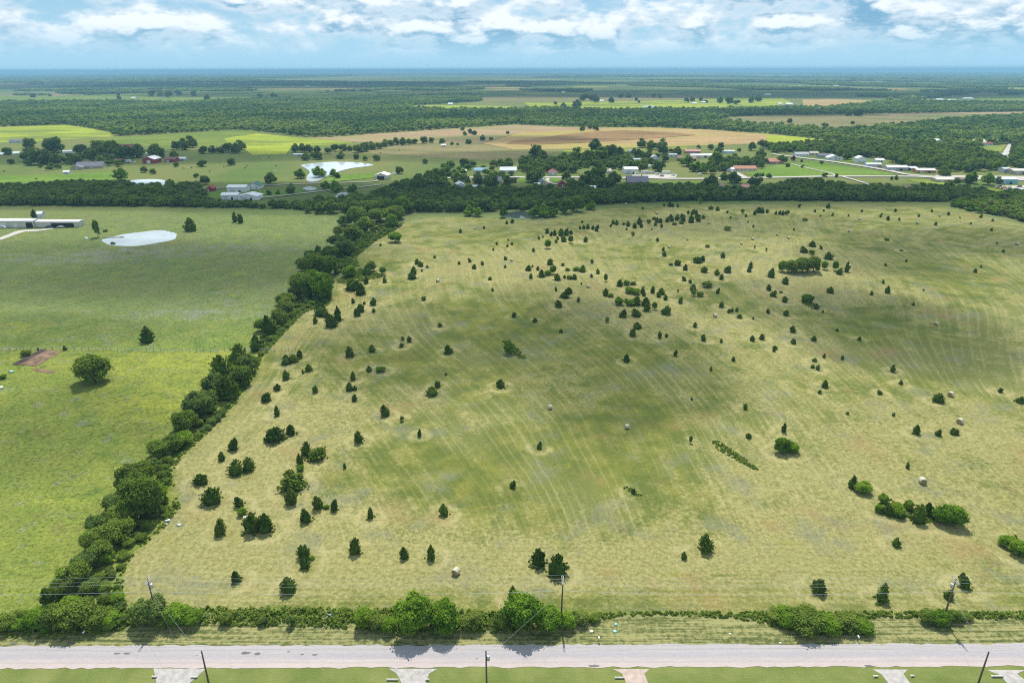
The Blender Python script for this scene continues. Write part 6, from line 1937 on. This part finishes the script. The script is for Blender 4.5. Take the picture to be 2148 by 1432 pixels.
# ------------------------------------------------------------------ weeds: strips along the fence, hedgerow foot and ditches
def weeds(name, label, areas, per_m2, hh, seed, world=False):
    rng = np.random.default_rng(seed)
    C, N = [], []
    for pts in areas:
        pl = np.array([p if world else P(p[0], p[1])[:2] for p in pts])
        x0, y0 = pl.min(0)
        x1, y1 = pl.max(0)
        n = int((x1 - x0) * (y1 - y0) * per_m2)
        x, y = rng.uniform(x0, x1, n), rng.uniform(y0, y1, n)
        m = inside(pl, x, y)
        x, y = x[m], y[m]
        d, _ = edge_dist(pl, x, y)
        for a, b, e in zip(x, y, d):
            s = hh * rng.uniform(.5, 1.35) * min(1, .45 + e * .4)
            k = 16
            q = rng.normal(size=(k, 3))
            q /= np.linalg.norm(q, axis=1, keepdims=True)
            q[:, 2] = np.abs(q[:, 2])
            C.append(q * np.array([.62, .62, .9]) * s * rng.uniform(.6, 1.1, (k, 1)) + np.array([a, b, ground_z(a, b)]))
            N.append(q + rng.normal(0, .5, (k, 3)) + np.array([0, 0, .3]))
    C, N = np.concatenate(C), np.concatenate(N)
    V, F = quads(C, N, 0.34, rng, 1.5)
    return tag(link(name, foliage_mesh(name, V, F, M['weed'])), label, None, None, 'stuff')


weeds('weeds', 'tall green weeds along the roadside fence', [
    [(395, 1275), (560, 1274), (740, 1276), (1000, 1280), (1210, 1284), (1250, 1290), (1240, 1304), (1180, 1318), (1050, 1326), (980, 1326), (830, 1330), (740, 1318), (600, 1313), (430, 1311)],
    [(1250, 1284), (1400, 1281), (1500, 1281), (1640, 1281), (1800, 1281), (1960, 1282), (2300, 1280), (2300, 1297), (2000, 1302), (1900, 1298), (1820, 1298), (1836, 1318), (1800, 1334), (1700, 1332), (1640, 1324), (1600, 1308), (1540, 1300), (1400, 1292), (1300, 1294), (1252, 1302)],
][:1], 1.9, 1.3, 1)
weeds('weeds', 'low weedy strip along the right half of the roadside fence', [[(1250, 1285), (1400, 1282), (1500, 1282), (1640, 1282), (1800, 1282), (1960, 1283), (2300, 1281), (2300, 1295), (2000, 1299), (1900, 1295), (1820, 1296), (1836, 1316), (1800, 1330), (1700, 1328), (1640, 1320), (1600, 1306), (1540, 1297), (1400, 1290), (1300, 1291), (1252, 1300)]], 3.0, 0.8, 11)
weeds('weeds', 'rank weeds along the foot of the hedgerow', [
    [(262, 1262), (285, 1290), (290, 1318), (262, 1322), (180, 1334), (60, 1336), (-40, 1336), (-40, 1300), (60, 1300), (130, 1280), (205, 1265), (240, 1225), (270, 1172), (300, 1140), (330, 1110), (340, 1080), (372, 1040), (380, 1062), (345, 1106), (310, 1136), (275, 1172), (257, 1215)],
    [(372, 1020), (360, 990), (388, 952), (440, 905), (490, 850), (535, 790), (552, 748), (540, 748), (515, 800), (470, 850), (420, 905), (370, 950), (340, 985), (350, 1020)],
    [(556, 745), (600, 695), (640, 655), (690, 640), (640, 632), (600, 665), (560, 710), (545, 742)],
    [(690, 640), (700, 590), (755, 562), (800, 575), (812, 580), (760, 590), (715, 596), (700, 590), (650, 600), (650, 632)],
    [(755, 560), (748, 540), (790, 505), (850, 466), (830, 470), (780, 490), (730, 530), (715, 560)]], 1.4, 0.9, 2)
_tf = []
for c in CED:
    if c[2] > 14:
        r = c[4] * 0.62
        _tf.append([(c[3][0] + math.cos(a_) * r * RNG.uniform(.7, 1.25), c[3][1] + math.sin(a_) * r * RNG.uniform(.7, 1.25)) for a_ in [k * 0.785 for k in range(8)]])
weeds('weeds', 'uncut grass tufts round the feet of the larger cedars', _tf, 1.1, 0.42, 8, True)
weeds('weeds', 'bright weeds in the ditch strips of the hay field', [
    [(1490, 923), (1510, 926), (1540, 945), (1575, 970), (1592, 986), (1580, 985), (1545, 965), (1505, 943)], [(1052, 716), (1068, 712), (1090, 735), (1106, 752), (1090, 752), (1070, 738)],
    [(1680, 628), (1700, 632), (1722, 645), (1705, 648), (1685, 638)], [(1838, 1060), (1860, 1045), (1900, 1058), (1960, 1062), (2010, 1080), (2018, 1100), (1960, 1098), (1890, 1090), (1850, 1078)], [(1775, 1012), (1800, 1015), (1826, 1028), (1815, 1032), (1785, 1025)],
    [(1302, 1020), (1320, 1022), (1350, 1040), (1358, 1045), (1335, 1040)], [(2095, 1125), (2130, 1122), (2165, 1160), (2165, 1182), (2130, 1165)]], 2.2, 0.7, 3)

# ------------------------------------------------------------------ clouds overhead (they shade parts of the land) and the haze
def cloud_mat():
    m = bpy.data.materials.new('cloud vapour')
    m.use_nodes = True
    t = NT(m.node_tree)
    out = t.n('ShaderNodeOutputMaterial')
    v = t.n('ShaderNodeVolumePrincipled')
    v.inputs['Color'].default_value = (1, 1, 1, 1)
    v.inputs['Density'].default_value = 0.0098
    t.t.links.new(v.outputs[0], out.inputs['Volume'])
    return m


M['cloud'] = cloud_mat()
CL_ALT = 900.0
LONG = CL_ALT / math.tan(SUN_EL)
rgc = np.random.default_rng(12)
CLOUDS = [  # shaded ground: pixel, half width, half depth (m), half thickness
    (1290, 735, 44, 58, 46), (1180, 640, 40, 40, 22), (1890, 685, 48, 34, 75), (2010, 505, 90, 26, 55), (1650, 620, 60, 30, 30), (1850, 545, 45, 32, 40), (180, 560, 150, 60, 34), (470, 560, 90, 70, 26), (120, 900, 40, 26, 30), (30, 700, 60, 20, 30),
    (300, 408, 300, 60, 70), (900, 410, 220, 80, 60), (1550, 408, 300, 55, 75), (1420, 470, 130, 40, 35), (860, 720, 45, 45, 34), (900, 250, 500, 90, 60), (1300, 196, 2500, 500, 110), (300, 182, 2600, 700, 120), (1900, 200, 1500, 350, 110), (1150, 330, 200, 60, 50), (250, 330, 300, 70, 60), (800, 175, 3000, 900, 100), (1500, 240, 500, 90, 70), (1080, 292, 130, 60, 55)]
for i, (px, py, rx, ry, rz) in enumerate(CLOUDS):
    gx, gy, _ = P(px, py, 0)
    V = ICO2[0].copy()
    V = V * (1 + 0.16 * np.sin(V[:, :1] * 5 + i) * np.cos(V[:, 1:2] * 4 + 2 * i) + rgc.uniform(-.05, .05, (len(V), 1)))
    V = V * np.array([rx * 1.25, ry * 1.25, rz]) + np.array([gx, gy + LONG, CL_ALT + (i % 5) * 170.0 - 0])
    V[:, 1] += (i % 5) * 170.0 / math.tan(SUN_EL)
    o = link('clouds', mesh_np('clouds', V, ICO2[1], [M['cloud']], True))
    tag(o, None, None, None, 'stuff')


def build_haze():
    m = bpy.data.materials.new('haze air')
    m.use_nodes = True
    t = NT(m.node_tree)
    out = t.n('ShaderNodeOutputMaterial')
    v = t.n('ShaderNodeVolumePrincipled')
    v.inputs['Color'].default_value = (0.36, 0.70, 0.96, 1)
    v.inputs['Density'].default_value = HAZE_D
    t.t.links.new(v.outputs[0], out.inputs['Volume'])
    MB().box((0, 25000, 61), (190000, 130000, 128)).build('haze', m)
    tag(bpy.data.objects['haze'], 'thin blue haze over the whole countryside', None, None, 'stuff')


HAZE_D = 0.000095
build_haze()
